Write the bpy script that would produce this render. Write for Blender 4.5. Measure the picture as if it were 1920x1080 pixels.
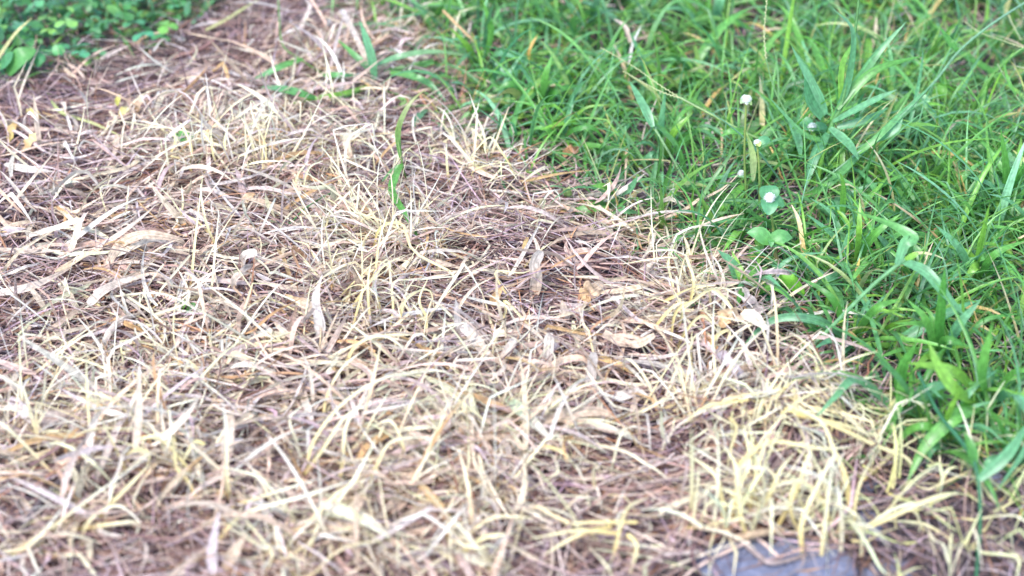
import bpy, bmesh, math, random
import numpy as np
from mathutils import Vector

for o in list(bpy.data.objects):
    bpy.data.objects.remove(o, do_unlink=True)
S = bpy.context.scene
C = S.collection
R = math.radians
rng = np.random.default_rng(7)
random.seed(7)

# ------------------------------------------------------------------ camera
CAM_H, PITCH, HFOV = 0.75, R(35), R(40)
cam = bpy.data.cameras.new('camera')
co = bpy.data.objects.new('camera', cam)
C.objects.link(co)
co.location = (0, 0, CAM_H)
co.rotation_euler = (R(90) - PITCH, 0, 0)
cam.sensor_width = 36
cam.lens = 18 / math.tan(HFOV / 2)
cam.clip_start = 0.02
cam.clip_end = 200
cam.dof.use_dof = True
cam.dof.focus_distance = 1.31
cam.dof.aperture_fstop = 3.3
S.camera = co

# ------------------------------------------------------------------ light
SUN_EL, SUN_AZ = R(56), R(215)
w = bpy.data.worlds.new('World')
S.world = w
w.use_nodes = True
nt = w.node_tree
sky = nt.nodes.new('ShaderNodeTexSky')
sky.sky_type = 'NISHITA'
sky.sun_disc = False
sky.sun_elevation = SUN_EL
sky.sun_rotation = SUN_AZ
sky.dust_density = 0.7
sky.air_density = 1.0
sky.ozone_density = 1.0
bg = nt.nodes['Background']
bg.inputs['Strength'].default_value = 0.15
nt.links.new(sky.outputs[0], bg.inputs['Color'])
sl = bpy.data.lights.new('sun', 'SUN')
sl.energy = 1.5
sl.angle = R(18)
sl.color = (1.0, 0.98, 0.97)
so = bpy.data.objects.new('sun', sl)
C.objects.link(so)
d = Vector((math.sin(SUN_AZ) * math.cos(SUN_EL), math.cos(SUN_AZ) * math.cos(SUN_EL), math.sin(SUN_EL)))
so.rotation_euler = (-d).to_track_quat('-Z', 'Y').to_euler()
so.location = (0, 1, 3)
S.view_settings.view_transform = 'Standard'
S.view_settings.look = 'None'
S.view_settings.gamma = 1
S.view_settings.exposure = 1.78

# ------------------------------------------------------------------ pixel <-> ground
TX = math.tan(HFOV / 2)
CP, SP = math.cos(PITCH), math.sin(PITCH)


def to_px(x, y, z=0.0):
    dz = z - CAM_H
    f = y * CP - dz * SP
    u = y * SP + dz * CP
    return 960 + x / f / TX * 960, 540 - u / f / TX * 960


_n = np.random.default_rng(3)
_waves = [(_n.uniform(0, 2 * np.pi), _n.uniform(0, 2 * np.pi), f) for f in np.repeat([9, 14, 22, 38, 60], 5)]


def noise2(x, y, seed=0, f0=1.0):
    s = 0
    for i, (a, p, f) in enumerate(_waves):
        a2 = a + seed * 1.7 + i
        s = s + np.sin((np.cos(a2) * x + np.sin(a2) * y) * f * f0 + p + seed * 2.1) / (1 + f / 14)
    return s / 4.0


def inpoly(px, py, poly):
    px = np.asarray(px, float)
    py = np.asarray(py, float)
    ins = np.zeros(px.shape, bool)
    n = len(poly)
    for i in range(n):
        x1, y1 = poly[i]
        x2, y2 = poly[(i + 1) % n]
        c = ((y1 > py) != (y2 > py)) & (px < (x2 - x1) * (py - y1) / (y2 - y1 + 1e-9) + x1)
        ins ^= c
    return ins


GREEN = [(660, -600), (715, 0), (750, 60), (850, 120), (905, 190), (880, 245), (970, 330), (1090, 375), (1240, 420),
         (1340, 490), (1450, 575), (1530, 650), (1590, 735), (1650, 780), (1750, 832), (1920, 880), (2700, 980), (2700, -600)]
CLOVER = [(-900, -600), (490, -600), (450, -10), (400, 45), (330, 75), (230, 112), (140, 150), (40, 178), (-900, 215)]
BARE = [(1180, 1600), (1270, 1060), (1310, 1005), (1450, 985), (1600, 930), (1640, 790), (1650, 780), (1750, 832), (1920, 880), (2700, 980), (2700, 1600)]


def gauss(px, py, L):
    s = 0
    for (x, y, sx, sy, w_) in L:
        s = s + w_ * np.exp(-((px - x) / sx) ** 2 - ((py - y) / sy) ** 2)
    return s


MOUNDS = [(1470, 800, 170, 60, 0.034), (1310, 620, 110, 60, 0.018), (620, 620, 250, 60, 0.012), (250, 900, 280, 60, 0.014),
          (900, 480, 220, 30, 0.010), (470, 330, 240, 40, 0.012), (930, 350, 110, 30, 0.012), (820, 860, 200, 50, 0.012),
          (1100, 760, 120, 40, -0.012), (1180, 660, 110, 25, 0.012), (650, 700, 200, 40, 0.006), (420, 120, 60, 40, -0.012),
          (1500, 300, 260, 120, 0.012), (1830, 180, 120, 50, -0.015), (1650, 900, 90, 60, -0.01)]


def ground(x, y):
    """height of the thatch / soil surface in metres"""
    px, py = to_px(x, y)
    g = 0.008 * noise2(x, y, 0, 0.6) + 0.0035 * noise2(x, y, 5, 1.6)
    g = g + gauss(px, py, MOUNDS)
    return g


def at(px, py, h=0.0):
    """the point that lies h above the ground where the view ray of this photo point meets it"""
    dx = (px - 960) / 960 * TX
    dy = -(py - 540) / 960 * TX
    D = (dx, CP + dy * SP, -SP + dy * CP)
    z = h
    for _ in range(40):
        t = (z - CAM_H) / D[2]
        x, y = D[0] * t, D[1] * t
        z = 0.5 * z + 0.5 * (float(ground(x, y)) + h)
    return np.array([x, y, z])


# ------------------------------------------------------------------ materials
def new_mat(name):
    m = bpy.data.materials.new(name)
    m.use_nodes = True
    t = m.node_tree
    t.nodes.clear()
    return m, t


def blade_mat(name, rough, trans, spec=0.5, stripe=0.25, mottled=0.25, bump=0.15):
    """leaf tissue: colour from the blade's own attribute, fine lengthwise veins, light passing through"""
    m, t = new_mat(name)
    N, L = t.nodes.new, t.links.new
    out = N('ShaderNodeOutputMaterial')
    at_ = N('ShaderNodeAttribute'); at_.attribute_name = 'Col'
    uv = N('ShaderNodeAttribute'); uv.attribute_name = 'buv'
    mp = N('ShaderNodeVectorMath'); mp.operation = 'MULTIPLY'
    mp.inputs[1].default_value = (5.0, 25.0, 60.0)
    L(uv.outputs['Vector'], mp.inputs[0])
    n1 = N('ShaderNodeTexNoise'); n1.inputs['Scale'].default_value = 1.0; n1.inputs['Detail'].default_value = 3
    L(mp.outputs[0], n1.inputs['Vector'])
    geo = N('ShaderNodeNewGeometry')
    n2 = N('ShaderNodeTexNoise'); n2.inputs['Scale'].default_value = 260.0; n2.inputs['Detail'].default_value = 3
    L(geo.outputs['Position'], n2.inputs['Vector'])
    r1 = N('ShaderNodeMapRange'); r1.inputs['From Min'].default_value = 0.3; r1.inputs['From Max'].default_value = 0.7
    r1.inputs['To Min'].default_value = 1 - stripe; r1.inputs['To Max'].default_value = 1 + stripe
    L(n1.outputs['Fac'], r1.inputs['Value'])
    r2 = N('ShaderNodeMapRange'); r2.inputs['From Min'].default_value = 0.3; r2.inputs['From Max'].default_value = 0.7
    r2.inputs['To Min'].default_value = 1 - mottled; r2.inputs['To Max'].default_value = 1 + mottled
    L(n2.outputs['Fac'], r2.inputs['Value'])
    mu = N('ShaderNodeMath'); mu.operation = 'MULTIPLY'
    L(r1.outputs[0], mu.inputs[0]); L(r2.outputs[0], mu.inputs[1])
    sc = N('ShaderNodeVectorMath'); sc.operation = 'SCALE'
    L(at_.outputs['Color'], sc.inputs[0]); L(mu.outputs[0], sc.inputs['Scale'])
    bs = N('ShaderNodeBsdfPrincipled')
    bs.inputs['Roughness'].default_value = rough
    bs.inputs['Specular IOR Level'].default_value = spec
    L(sc.outputs[0], bs.inputs['Base Color'])
    bp = N('ShaderNodeBump'); bp.inputs['Strength'].default_value = bump; bp.inputs['Distance'].default_value = 0.0006
    L(n1.outputs['Fac'], bp.inputs['Height']); L(bp.outputs[0], bs.inputs['Normal'])
    tr = N('ShaderNodeBsdfTranslucent'); L(sc.outputs[0], tr.inputs['Color'])
    mx = N('ShaderNodeMixShader'); mx.inputs[0].default_value = trans
    L(bs.outputs[0], mx.inputs[1]); L(tr.outputs[0], mx.inputs[2]); L(mx.outputs[0], out.inputs['Surface'])
    return m


M_GREEN = blade_mat('green_blade', 0.34, 0.42, 0.6, 0.28, 0.24, .3)
M_PALE = blade_mat('bleached_blade', 0.55, 0.35, 0.4, 0.10, 0.12)
M_STRAW = blade_mat('dry_straw', 0.6, 0.25, 0.35, 0.34, 0.32, 0.5)
M_THATCH = blade_mat('brown_thatch', 0.65, 0.14, 0.35, 0.25, 0.35)
M_LEAF = blade_mat('broad_leaf', 0.42, 0.32, 0.5, 0.12, 0.18, 0.3)
M_PETAL = blade_mat('white_petal', 0.6, 0.3, 0.3, 0.03, 0.03)


def soil_mat():
    m, t = new_mat('dark_soil')
    N, L = t.nodes.new, t.links.new
    out = N('ShaderNodeOutputMaterial'); bs = N('ShaderNodeBsdfPrincipled')
    geo = N('ShaderNodeNewGeometry')
    n1 = N('ShaderNodeTexNoise'); n1.inputs['Scale'].default_value = 90; n1.inputs['Detail'].default_value = 8
    n2 = N('ShaderNodeTexNoise'); n2.inputs['Scale'].default_value = 9; n2.inputs['Detail'].default_value = 4
    for n in (n1, n2): L(geo.outputs['Position'], n.inputs['Vector'])
    cr = N('ShaderNodeValToRGB')
    cr.color_ramp.elements[0].position = 0.3; cr.color_ramp.elements[0].color = (0.028, 0.02, 0.03, 1)
    cr.color_ramp.elements[1].position = 0.75; cr.color_ramp.elements[1].color = (0.13, 0.10, 0.12, 1)
    mx = N('ShaderNodeMath'); mx.operation = 'ADD'
    ml = N('ShaderNodeMath'); ml.operation = 'MULTIPLY'; ml.inputs[1].default_value = 0.5
    L(n1.outputs['Fac'], mx.inputs[0]); L(n2.outputs['Fac'], mx.inputs[1]); L(mx.outputs[0], ml.inputs[0])
    L(ml.outputs[0], cr.inputs[0]); L(cr.outputs[0], bs.inputs['Base Color'])
    bs.inputs['Roughness'].default_value = 0.9
    b = N('ShaderNodeBump'); b.inputs['Strength'].default_value = 0.9; b.inputs['Distance'].default_value = 0.006
    L(n1.outputs['Fac'], b.inputs['Height']); L(b.outputs[0], bs.inputs['Normal'])
    L(bs.outputs[0], out.inputs['Surface'])
    return m


def stone_mat():
    m, t = new_mat('grey_stone')
    N, L = t.nodes.new, t.links.new
    out = N('ShaderNodeOutputMaterial'); bs = N('ShaderNodeBsdfPrincipled')
    geo = N('ShaderNodeNewGeometry')
    n1 = N('ShaderNodeTexNoise'); n1.inputs['Scale'].default_value = 110; n1.inputs['Detail'].default_value = 12; n1.inputs['Roughness'].default_value = 0.75
    L(geo.outputs['Position'], n1.inputs['Vector'])
    cr = N('ShaderNodeValToRGB')
    cr.color_ramp.elements[0].position = 0.3; cr.color_ramp.elements[0].color = (0.10, 0.11, 0.17, 1)
    cr.color_ramp.elements[1].position = 0.7; cr.color_ramp.elements[1].color = (0.27, 0.28, 0.38, 1)
    L(n1.outputs['Fac'], cr.inputs[0]); L(cr.outputs[0], bs.inputs['Base Color'])
    bs.inputs['Roughness'].default_value = 0.75
    b = N('ShaderNodeBump'); b.inputs['Strength'].default_value = 0.9; b.inputs['Distance'].default_value = 0.004
    L(n1.outputs['Fac'], b.inputs['Height']); L(b.outputs[0], bs.inputs['Normal'])
    L(bs.outputs[0], out.inputs['Surface'])
    return m


M_SOIL = soil_mat()
M_STONE = stone_mat()


# ------------------------------------------------------------------ ribbons (numpy): every blade is its own strip of tissue
class Ribs:
    def __init__(self):
        self.v, self.f, self.c, self.u, self.n = [], [], [], [], 0

    def add(self, P, W, Sd, fold, col, M=3, rnd=None):
        """P (N,K,3) centre lines, W (N,K) half widths, Sd (N,K,3) side vectors, col (N,K,3)"""
        N_, K = W.shape
        T = np.gradient(P, axis=1)
        T /= np.linalg.norm(T, axis=2, keepdims=True) + 1e-9
        Sd = Sd - T * (Sd * T).sum(2, keepdims=True)
        Sd /= np.linalg.norm(Sd, axis=2, keepdims=True) + 1e-9
        U = np.cross(T, Sd)
        fr = np.linspace(-1, 1, M)
        fold = np.asarray(fold, float).reshape(-1, 1, 1, 1) * np.ones((N_, 1, 1, 1))
        off = fr[None, None, :, None]
        V = P[:, :, None, :] + off * (W[:, :, None, None] * Sd[:, :, None, :]) + np.abs(off) * fold * W[:, :, None, None] * U[:, :, None, :]
        base = self.n + np.arange(N_)[:, None, None] * K * M
        k = np.arange(K - 1)[None, :, None] * M
        m_ = np.arange(M - 1)[None, None, :]
        a = base + k + m_
        F = np.stack([a, a + 1, a + M + 1, a + M], -1).reshape(-1, 4)
        cc = np.broadcast_to(col[:, :, None, :], V.shape)
        if rnd is None:
            rnd = rng.random(N_)
        ln = np.concatenate([np.zeros((N_, 1)), np.cumsum(np.linalg.norm(np.diff(P, axis=1), axis=2), 1)], 1)
        uu = np.zeros(V.shape)
        uu[..., 0] = off[..., 0] * 1.0
        uu[..., 1] = ln[:, :, None]
        uu[..., 2] = rnd[:, None, None]
        self.v.append(V.reshape(-1, 3)); self.f.append(F); self.c.append(cc.reshape(-1, 3)); self.u.append(uu.reshape(-1, 3))
        self.n += N_ * K * M

    def add_raw(self, V, F, col):
        V = np.asarray(V, float)
        self.v.append(V); self.f.append(np.asarray(F) + self.n)
        self.c.append(np.broadcast_to(np.asarray(col, float), V.shape).copy())
        uu = np.zeros(V.shape); uu[:, 1] = V[:, 2]; uu[:, 0] = V[:, 0] * 100; self.u.append(uu)
        self.n += len(V)

    def tube(self, pts, rad, col, sides=6):
        P = smooth(pts, max(10, len(pts) * 4))
        K = len(P)
        rad = np.interp(np.linspace(0, 1, K), np.linspace(0, 1, len(rad)), rad) if np.ndim(rad) else np.full(K, rad)
        T = np.gradient(P, axis=0); T /= np.linalg.norm(T, axis=1, keepdims=True)
        ref = np.array([0.3, 0.9, 0.2]); A = np.cross(T, ref); A /= np.linalg.norm(A, axis=1, keepdims=True); B = np.cross(T, A)
        an = np.linspace(0, 2 * np.pi, sides, endpoint=False)
        V = P[:, None, :] + rad[:, None, None] * (np.cos(an)[None, :, None] * A[:, None, :] + np.sin(an)[None, :, None] * B[:, None, :])
        F = []
        for k in range(K - 1):
            for s in range(sides):
                F.append((k * sides + s, k * sides + (s + 1) % sides, (k + 1) * sides + (s + 1) % sides, (k + 1) * sides + s))
        col = np.asarray(col, float)
        if col.ndim == 2:
            cc = np.stack([np.interp(np.linspace(0, 1, K), np.linspace(0, 1, len(col)), col[:, i]) for i in range(3)], 1)
            cc = np.repeat(cc, sides, 0)
        else:
            cc = np.broadcast_to(col, (K * sides, 3))
        self.v.append(V.reshape(-1, 3)); self.f.append(np.array(F) + self.n); self.c.append(cc)
        uu = np.zeros((K * sides, 3)); uu[:, 0] = np.tile(an, K) / 3; uu[:, 1] = np.repeat(np.linspace(0, 1, K) * 0.1, sides); self.u.append(uu)
        self.n += K * sides

    def build(self, name, mat, parent=None, origin=None, smooth_=True):
        V = np.concatenate(self.v); F = np.concatenate(self.f); Cc = np.concatenate(self.c); U = np.concatenate(self.u)
        if parent is not None:
            origin = np.array(parent.location)
        if origin is not None:
            V = V - np.asarray(origin)
        me = bpy.data.meshes.new(name)
        me.vertices.add(len(V)); me.vertices.foreach_set('co', V.astype(np.float32).ravel())
        me.loops.add(F.size); me.loops.foreach_set('vertex_index', F.astype(np.int32).ravel())
        me.polygons.add(len(F)); me.polygons.foreach_set('loop_start', (np.arange(len(F)) * 4).astype(np.int32))
        me.polygons.foreach_set('use_smooth', np.ones(len(F), bool) if smooth_ else np.zeros(len(F), bool))
        me.update(calc_edges=True)
        ca = me.attributes.new('Col', 'FLOAT_COLOR', 'POINT')
        ca.data.foreach_set('color', np.concatenate([np.clip(Cc, 0, 1), np.ones((len(Cc), 1))], 1).astype(np.float32).ravel())
        ua = me.attributes.new('buv', 'FLOAT_VECTOR', 'POINT')
        ua.data.foreach_set('vector', U.astype(np.float32).ravel())
        me.materials.append(mat)
        o = bpy.data.objects.new(name, me)
        C.objects.link(o)
        if parent is not None:
            o.parent = parent
        elif origin is not None:
            o.location = tuple(origin)
        return o


def smooth(pts, n):
    """Catmull-Rom through the points"""
    p = np.asarray(pts, float)
    if len(p) == 2:
        return p[0] + (p[1] - p[0]) * np.linspace(0, 1, n)[:, None]
    q = np.vstack([2 * p[0] - p[1], p, 2 * p[-1] - p[-2]])
    m_ = len(p) - 1
    t = np.linspace(0, m_, n); i = np.minimum(t.astype(int), m_ - 1); f = (t - i)[:, None]
    a, b, c, d_ = q[i], q[i + 1], q[i + 2], q[i + 3]
    return 0.5 * (2 * b + (c - a) * f + (2 * a - 5 * b + 4 * c - d_) * f ** 2 + (3 * b - a - 3 * c + d_) * f ** 3)


PROF = {
    'blade': lambda t: np.interp(t, [0, .08, .3, .6, .85, 1], [.45, .7, 1, .85, .42, .03]),
    'lance': lambda t: np.interp(t, [0, .05, .25, .45, .75, 1], [.25, .55, .95, 1, .6, .03]),
    'ovate': lambda t: np.sqrt(np.clip(np.sin(np.pi * np.clip(t, 0.01, 0.985) ** 0.8), 0, 1)) * np.interp(t, [0, .1, 1], [.3, 1, .9]),
    'strip': lambda t: np.interp(t, [0, .1, .9, 1], [.7, 1, .9, .5]),
    'thin': lambda t: np.interp(t, [0, .2, .7, 1], [.8, 1, .8, .15]),
}


def paths(B, L, h, e0, bend, K=8, bp=1.5, wob=0.0, kink=None, kh=None, tk=None, clamp=True, lift=0.0):
    N_ = len(B)
    t = np.linspace(0, 1, K - 1)[None, :]
    e = e0[:, None] - bend[:, None] * t ** bp
    hh = h[:, None] + (wob[:, None] if np.ndim(wob) else wob) * t
    if kink is not None:
        st = 1 / (1 + np.exp(-(t - tk[:, None]) * 90))
        e = e - kink[:, None] * st
        hh = hh + kh[:, None] * st
    st = (L / (K - 1))[:, None, None]
    D = np.stack([np.cos(e) * np.cos(hh), np.cos(e) * np.sin(hh), np.sin(e)], -1) * st
    P = np.concatenate([B[:, None, :], B[:, None, :] + np.cumsum(D, 1)], 1)
    if clamp:
        g = ground(P[..., 0], P[..., 1]) + 0.0015 + (lift[:, None] if np.ndim(lift) else lift)
        dd = P[..., 2] - g
        P[..., 2] = np.where(dd > 0.004, P[..., 2], g + 0.004 * np.exp(np.clip((dd - 0.004) / 0.008, -6, 0)))
    Sd = np.stack([-np.sin(h), np.cos(h), np.zeros(N_)], -1)[:, None, :] * np.ones((1, K, 1))
    return P, Sd


def twist(P, Sd, a0, a1):
    T = np.gradient(P, axis=1); T /= np.linalg.norm(T, axis=2, keepdims=True) + 1e-9
    K = P.shape[1]
    a = (a0[:, None] + (a1 - a0)[:, None] * np.linspace(0, 1, K)[None, :])[..., None]
    return Sd * np.cos(a) + np.cross(T, Sd) * np.sin(a)


def pick(pal, n, w_=None, jit=0.15, g=None):
    g = g or rng
    pal = np.array(pal, float)
    i = g.choice(len(pal), n, p=None if w_ is None else np.array(w_, float) / np.sum(w_))
    c = pal[i] * (1 + g.normal(0, jit, (n, 1))) * (1 + g.normal(0, 0.04, (n, 3)))
    return np.clip(c, 0.01, 0.9)


def grad(c0, c1, K, p=1.0):
    t = (np.linspace(0, 1, K) ** p)[None, :, None]
    return c0[:, None, :] * (1 - t) + c1[:, None, :] * t


XR, YR = (-1.15, 1.15), (0.5, 2.35)


def scatter(n, wfun, margin=(-330, 2250, -190, 1380)):
    out = []
    got = 0
    while got < n:
        x = rng.uniform(*XR, 40000); y = rng.uniform(*YR, 40000)
        px, py = to_px(x, y)
        ok = (px > margin[0]) & (px < margin[1]) & (py > margin[2]) & (py < margin[3])
        x, y, px, py = x[ok], y[ok], px[ok], py[ok]
        k = rng.random(len(x)) < wfun(x, y, px, py)
        out.append(np.stack([x[k], y[k], px[k], py[k]], 1)); got += k.sum()
    a = np.concatenate(out)[:n]
    return a[:, 0], a[:, 1], a[:, 2], a[:, 3]


def jitter(x, y, px, py, amp=26):
    return px + amp * noise2(x, y, 11, 1.2), py + amp * 0.6 * noise2(x, y, 17, 1.2)


def in_green(x, y, px, py, amp=26):
    a, b = jitter(x, y, px, py, amp); return inpoly(a, b, GREEN)


def in_clover(x, y, px, py):
    a, b = jitter(x, y, px, py); return inpoly(a, b, CLOVER)


def in_bare(x, y, px, py):
    a, b = jitter(x, y, px, py, 16); return inpoly(a, b, BARE)


def in_dry(x, y, px, py):
    return ~(in_green(x, y, px, py) | in_clover(x, y, px, py) | in_bare(x, y, px, py))


# ------------------------------------------------------------------ tagging
def tag(o, label=None, cat=None, group=None, kind=None):
    if label: o['label'] = label
    if cat: o['category'] = cat
    if group: o['group'] = group
    if kind: o['kind'] = kind
    return o


def empty(name, loc, label, cat, group=None):
    o = bpy.data.objects.new(name, None)
    o.empty_display_size = 0.02
    C.objects.link(o)
    o.location = tuple(loc)
    return tag(o, label, cat, group)


# ================================================================== SETTING
def make_ground():
    n = 260
    u = np.linspace(-1, 1, n)
    gx = 1.5 * u + 38 * np.sign(u) * np.clip(np.abs(u) - 0.9, 0, 1) * 10
    gy = 1.4 + 1.3 * u + 38 * np.sign(u) * np.clip(np.abs(u) - 0.9, 0, 1) * 10
    X, Y = np.meshgrid(gx, gy, indexing='ij')
    near = np.clip(1 - (np.hypot(X, Y - 1.3) - 1.4) / 0.8, 0, 1) * (Y > 0.1)
    g = np.where(near > 0, ground(X, np.maximum(Y, 0.3)), 0) * near
    Z = g - 0.008 + 0.002 * noise2(X, Y, 9, 4.0)
    px, py = to_px(X, np.maximum(Y, 0.3))
    r = Ribs()
    idx = np.arange(n * n).reshape(n, n)
    F = np.stack([idx[:-1, :-1], idx[1:, :-1], idx[1:, 1:], idx[:-1, 1:]], -1).reshape(-1, 4)
    r.add_raw(np.stack([X, Y, Z], -1).reshape(-1, 3), F, (0.1, 0.1, 0.1))
    o = r.build('ground', M_SOIL)
    tag(o, 'dark crumbly soil under the dead and green grass', 'ground', kind='structure')


make_ground()

# ------------------------------------------------------------------ brown matted thatch (fine)
BROWN = [(0.42, 0.27, 0.21), (0.30, 0.175, 0.14), (0.54, 0.39, 0.31), (0.45, 0.33, 0.34), (0.64, 0.51, 0.43), (0.42, 0.22, 0.12), (0.15, 0.095, 0.10)]
BW = [3, 2.5, 3, 3, 2, 1, 1.5]


def flow(x, y):
    return 0.35 + 1.5 * noise2(x, y, 23, 0.45) + 1.0 * noise2(x, y, 31, 1.0)


def thatch(n, layer, wr, lr, wfun, pal, pw, seed_lift=0.012, spread=0.55, K=6, jit=0.2, elev=0.22, M=2, fold=0.0, pale=0.0):
    x, y, px, py = scatter(n, wfun)
    lift = rng.random(n) ** 1.3 * seed_lift + layer
    z = ground(x, y) + lift
    B = np.stack([x, y, z], 1)
    h = flow(x, y) + rng.normal(0, spread, n) + np.pi * (rng.random(n) < 0.5)
    # every so often a strand lies quite across the others
    cr = rng.random(n) < 0.3
    h = np.where(cr, rng.uniform(0, 2 * np.pi, n), h)
    L = rng.uniform(*lr, n)
    e0 = rng.normal(0.05, elev, n); bend = rng.normal(0.15, 0.35, n)
    kk = rng.normal(0, 0.5, n) * (rng.random(n) < 0.35)
    P, Sd = paths(B, L, h, e0, bend, K, 1.3, rng.normal(0, 0.5, n), np.abs(kk) * 0.4, kk * 1.5, rng.uniform(.25, .75, n), True, rng.random(n) * lift)
    Sd = twist(P, Sd, rng.normal(0, 0.6, n), rng.normal(0, 0.9, n))
    W = rng.uniform(*wr, n)[:, None] / 2 * PROF['thin'](np.linspace(0, 1, K))[None, :]
    c = pick(pal, n, pw, jit)
    c1 = np.clip(c * (1 + rng.normal(0, 0.18, (n, 1))), 0.02, 0.85)
    r.add(P, W, Sd, np.full(n, fold), grad(c, c1, K), M)


r = Ribs()
dryw = lambda x, y, px, py: in_dry(x, y, px, py) * (1 - 0.8 * np.exp(-((px - 1430) / 110) ** 2 - ((py - 1075) / 40) ** 2))
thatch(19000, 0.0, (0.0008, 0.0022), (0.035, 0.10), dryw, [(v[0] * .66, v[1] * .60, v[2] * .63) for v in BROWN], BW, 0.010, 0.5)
patchy = lambda x, y, px, py: in_dry(x, y, px, py) * np.clip(0.38 + 0.7 * noise2(x, y, 41, .8), 0.08, 1)
thatch(8000, 0.006, (0.0006, 0.0014), (0.03, 0.09), patchy, BROWN, [3, 1.5, 3, 3, 2, 1, .6], 0.012, 0.45)
thatch(7000, 0.004, (0.001, 0.003), (0.006, 0.022), patchy, BROWN + [(0.7, .6, .48)], [3, 2, 3, 2, 2, 2, 1, 2], 0.014, 1.6, K=4, elev=.4)
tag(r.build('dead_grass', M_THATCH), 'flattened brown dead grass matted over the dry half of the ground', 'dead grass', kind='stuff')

r = Ribs()
gw = lambda x, y, px, py: (in_green(x, y, px, py) | in_clover(x, y, px, py)) * 1.0
thatch(11000, 0.0, (0.0008, 0.002), (0.03, 0.09), gw, BROWN + [(0.16, 0.2, 0.06)], [2, 3, 2, 3, 1, 1, 2, 3], 0.01, 0.8)
bw = lambda x, y, px, py: in_bare(x, y, px, py) * (1 - 0.93 * np.exp(-((px - 1450) / 170) ** 2 - ((py - 1080) / 50) ** 2))
thatch(45, 0.006, (0.001, 0.0026), (0.04, 0.1), lambda x, y, px, py: np.exp(-((px - 1460) / 190) ** 2 - ((py - 1045) / 40) ** 2), BROWN, BW, 0.02, 1.0)
thatch(1500, 0.0, (0.0006, 0.0015), (0.03, 0.08), bw, [tuple(v * .75 for v in c) for c in BROWN], [2, 3, 2, 3, .6, 1, 3], 0.01, 0.9)
tag(r.build('grass_litter', M_THATCH), 'dead stems and litter lying on the soil between green grass', 'litter', kind='stuff')

# ------------------------------------------------------------------ crumbs of soil
def crumbs(n, wfun):
    r = Ribs()
    x, y, px, py = scatter(n, wfun)
    sz = 0.0012 + 0.006 * rng.random(n) ** 4
    an = np.linspace(0, 2 * np.pi, 8)[:-1]; la = np.linspace(-1.35, 1.35, 5)
    base = np.stack([np.cos(la)[:, None] * np.cos(an), np.cos(la)[:, None] * np.sin(an), np.sin(la)[:, None] * .7 * np.ones(7)], -1).reshape(-1, 3)
    V = base[None] * (1 + rng.normal(0, .16, (n, len(base), 1))) * sz[:, None, None] * rng.uniform(.6, 1.3, (n, 1, 3))
    V = V + np.stack([x, y, ground(x, y) - 0.006 + sz * .3], 1)[:, None, :]
    F1 = np.array([(a * 7 + b, a * 7 + (b + 1) % 7, (a + 1) * 7 + (b + 1) % 7, (a + 1) * 7 + b) for a in range(4) for b in range(7)])
    F = (F1[None] + np.arange(n)[:, None, None] * len(base)).reshape(-1, 4)
    r.add_raw(V.reshape(-1, 3), F, (.1, .1, .1))
    return r


tag(crumbs(5000, lambda x, y, px, py: np.where(in_bare(x, y, px, py), 1, np.where(in_green(x, y, px, py), .35, .12))).build('soil_crumbs', M_SOIL, smooth_=False),
    'dark crumbs and clods of soil between the plants', 'soil', kind='stuff')

# ------------------------------------------------------------------ broader dry straw blades
STRAW = [(0.60, 0.44, 0.32), (0.66, 0.53, 0.41), (0.54, 0.38, 0.28), (0.66, 0.56, 0.48), (0.54, 0.33, 0.16), (0.70, 0.60, 0.42), (0.53, 0.41, 0.37)]
SW = [3, 3, 2.5, 3, 1, 2.5, 2]


def straw_w(x, y, px, py):
    d_ = gauss(px, py, [(150, 520, 260, 110, 1), (600, 800, 700, 260, .8), (200, 950, 500, 200, .6), (1000, 640, 260, 110, .8), (600, 120, 120, 90, .9),
                        (900, 450, 500, 120, .5), (500, 300, 300, 100, .4), (1380, 620, 90, 80, .8)]) + 0.1
    return in_dry(x, y, px, py) * np.clip(d_, 0, 1) * np.clip(0.55 + 0.9 * noise2(x, y, 47, .9), 0.05, 1)


r = Ribs()
n = 3300
x, y, px, py = scatter(n, straw_w)
K = 9
lift = rng.random(n) * 0.012 + 0.008
h = flow(x, y) + rng.normal(0, 0.8, n) + np.pi * (rng.random(n) < 0.5)
kk = rng.uniform(0.2, 1.1, n) * (rng.random(n) < 0.4)
P, Sd = paths(np.stack([x, y, ground(x, y) + lift], 1), rng.uniform(0.035, 0.10, n), h, rng.normal(0.28, 0.35, n), rng.normal(0.75, 0.6, n), K, 1.4,
              rng.normal(0, 0.6, n), kk, rng.normal(0, 0.8, n) * (kk > 0), rng.uniform(.3, .7, n), True, lift)
Sd = twist(P, Sd, rng.normal(0, 0.7, n), rng.normal(0, 1.3, n))
W = (rng.uniform(0.002, 0.0060, n) * rng.choice([0.6, 0.8, 1.1], n))[:, None] / 2 * PROF['blade'](np.linspace(0, 1, K))[None, :]
c = pick(STRAW, n, SW, 0.12)
r.add(P, W, Sd, rng.uniform(0.1, 0.5, n), grad(c, np.clip(c * rng.uniform(.8, 1.15, (n, 1)), 0, .85), K), 3)
tag(r.build('dry_straw', M_STRAW), 'tan and whitish dry leaf blades strewn over the dead grass', 'straw', kind='stuff')

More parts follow.
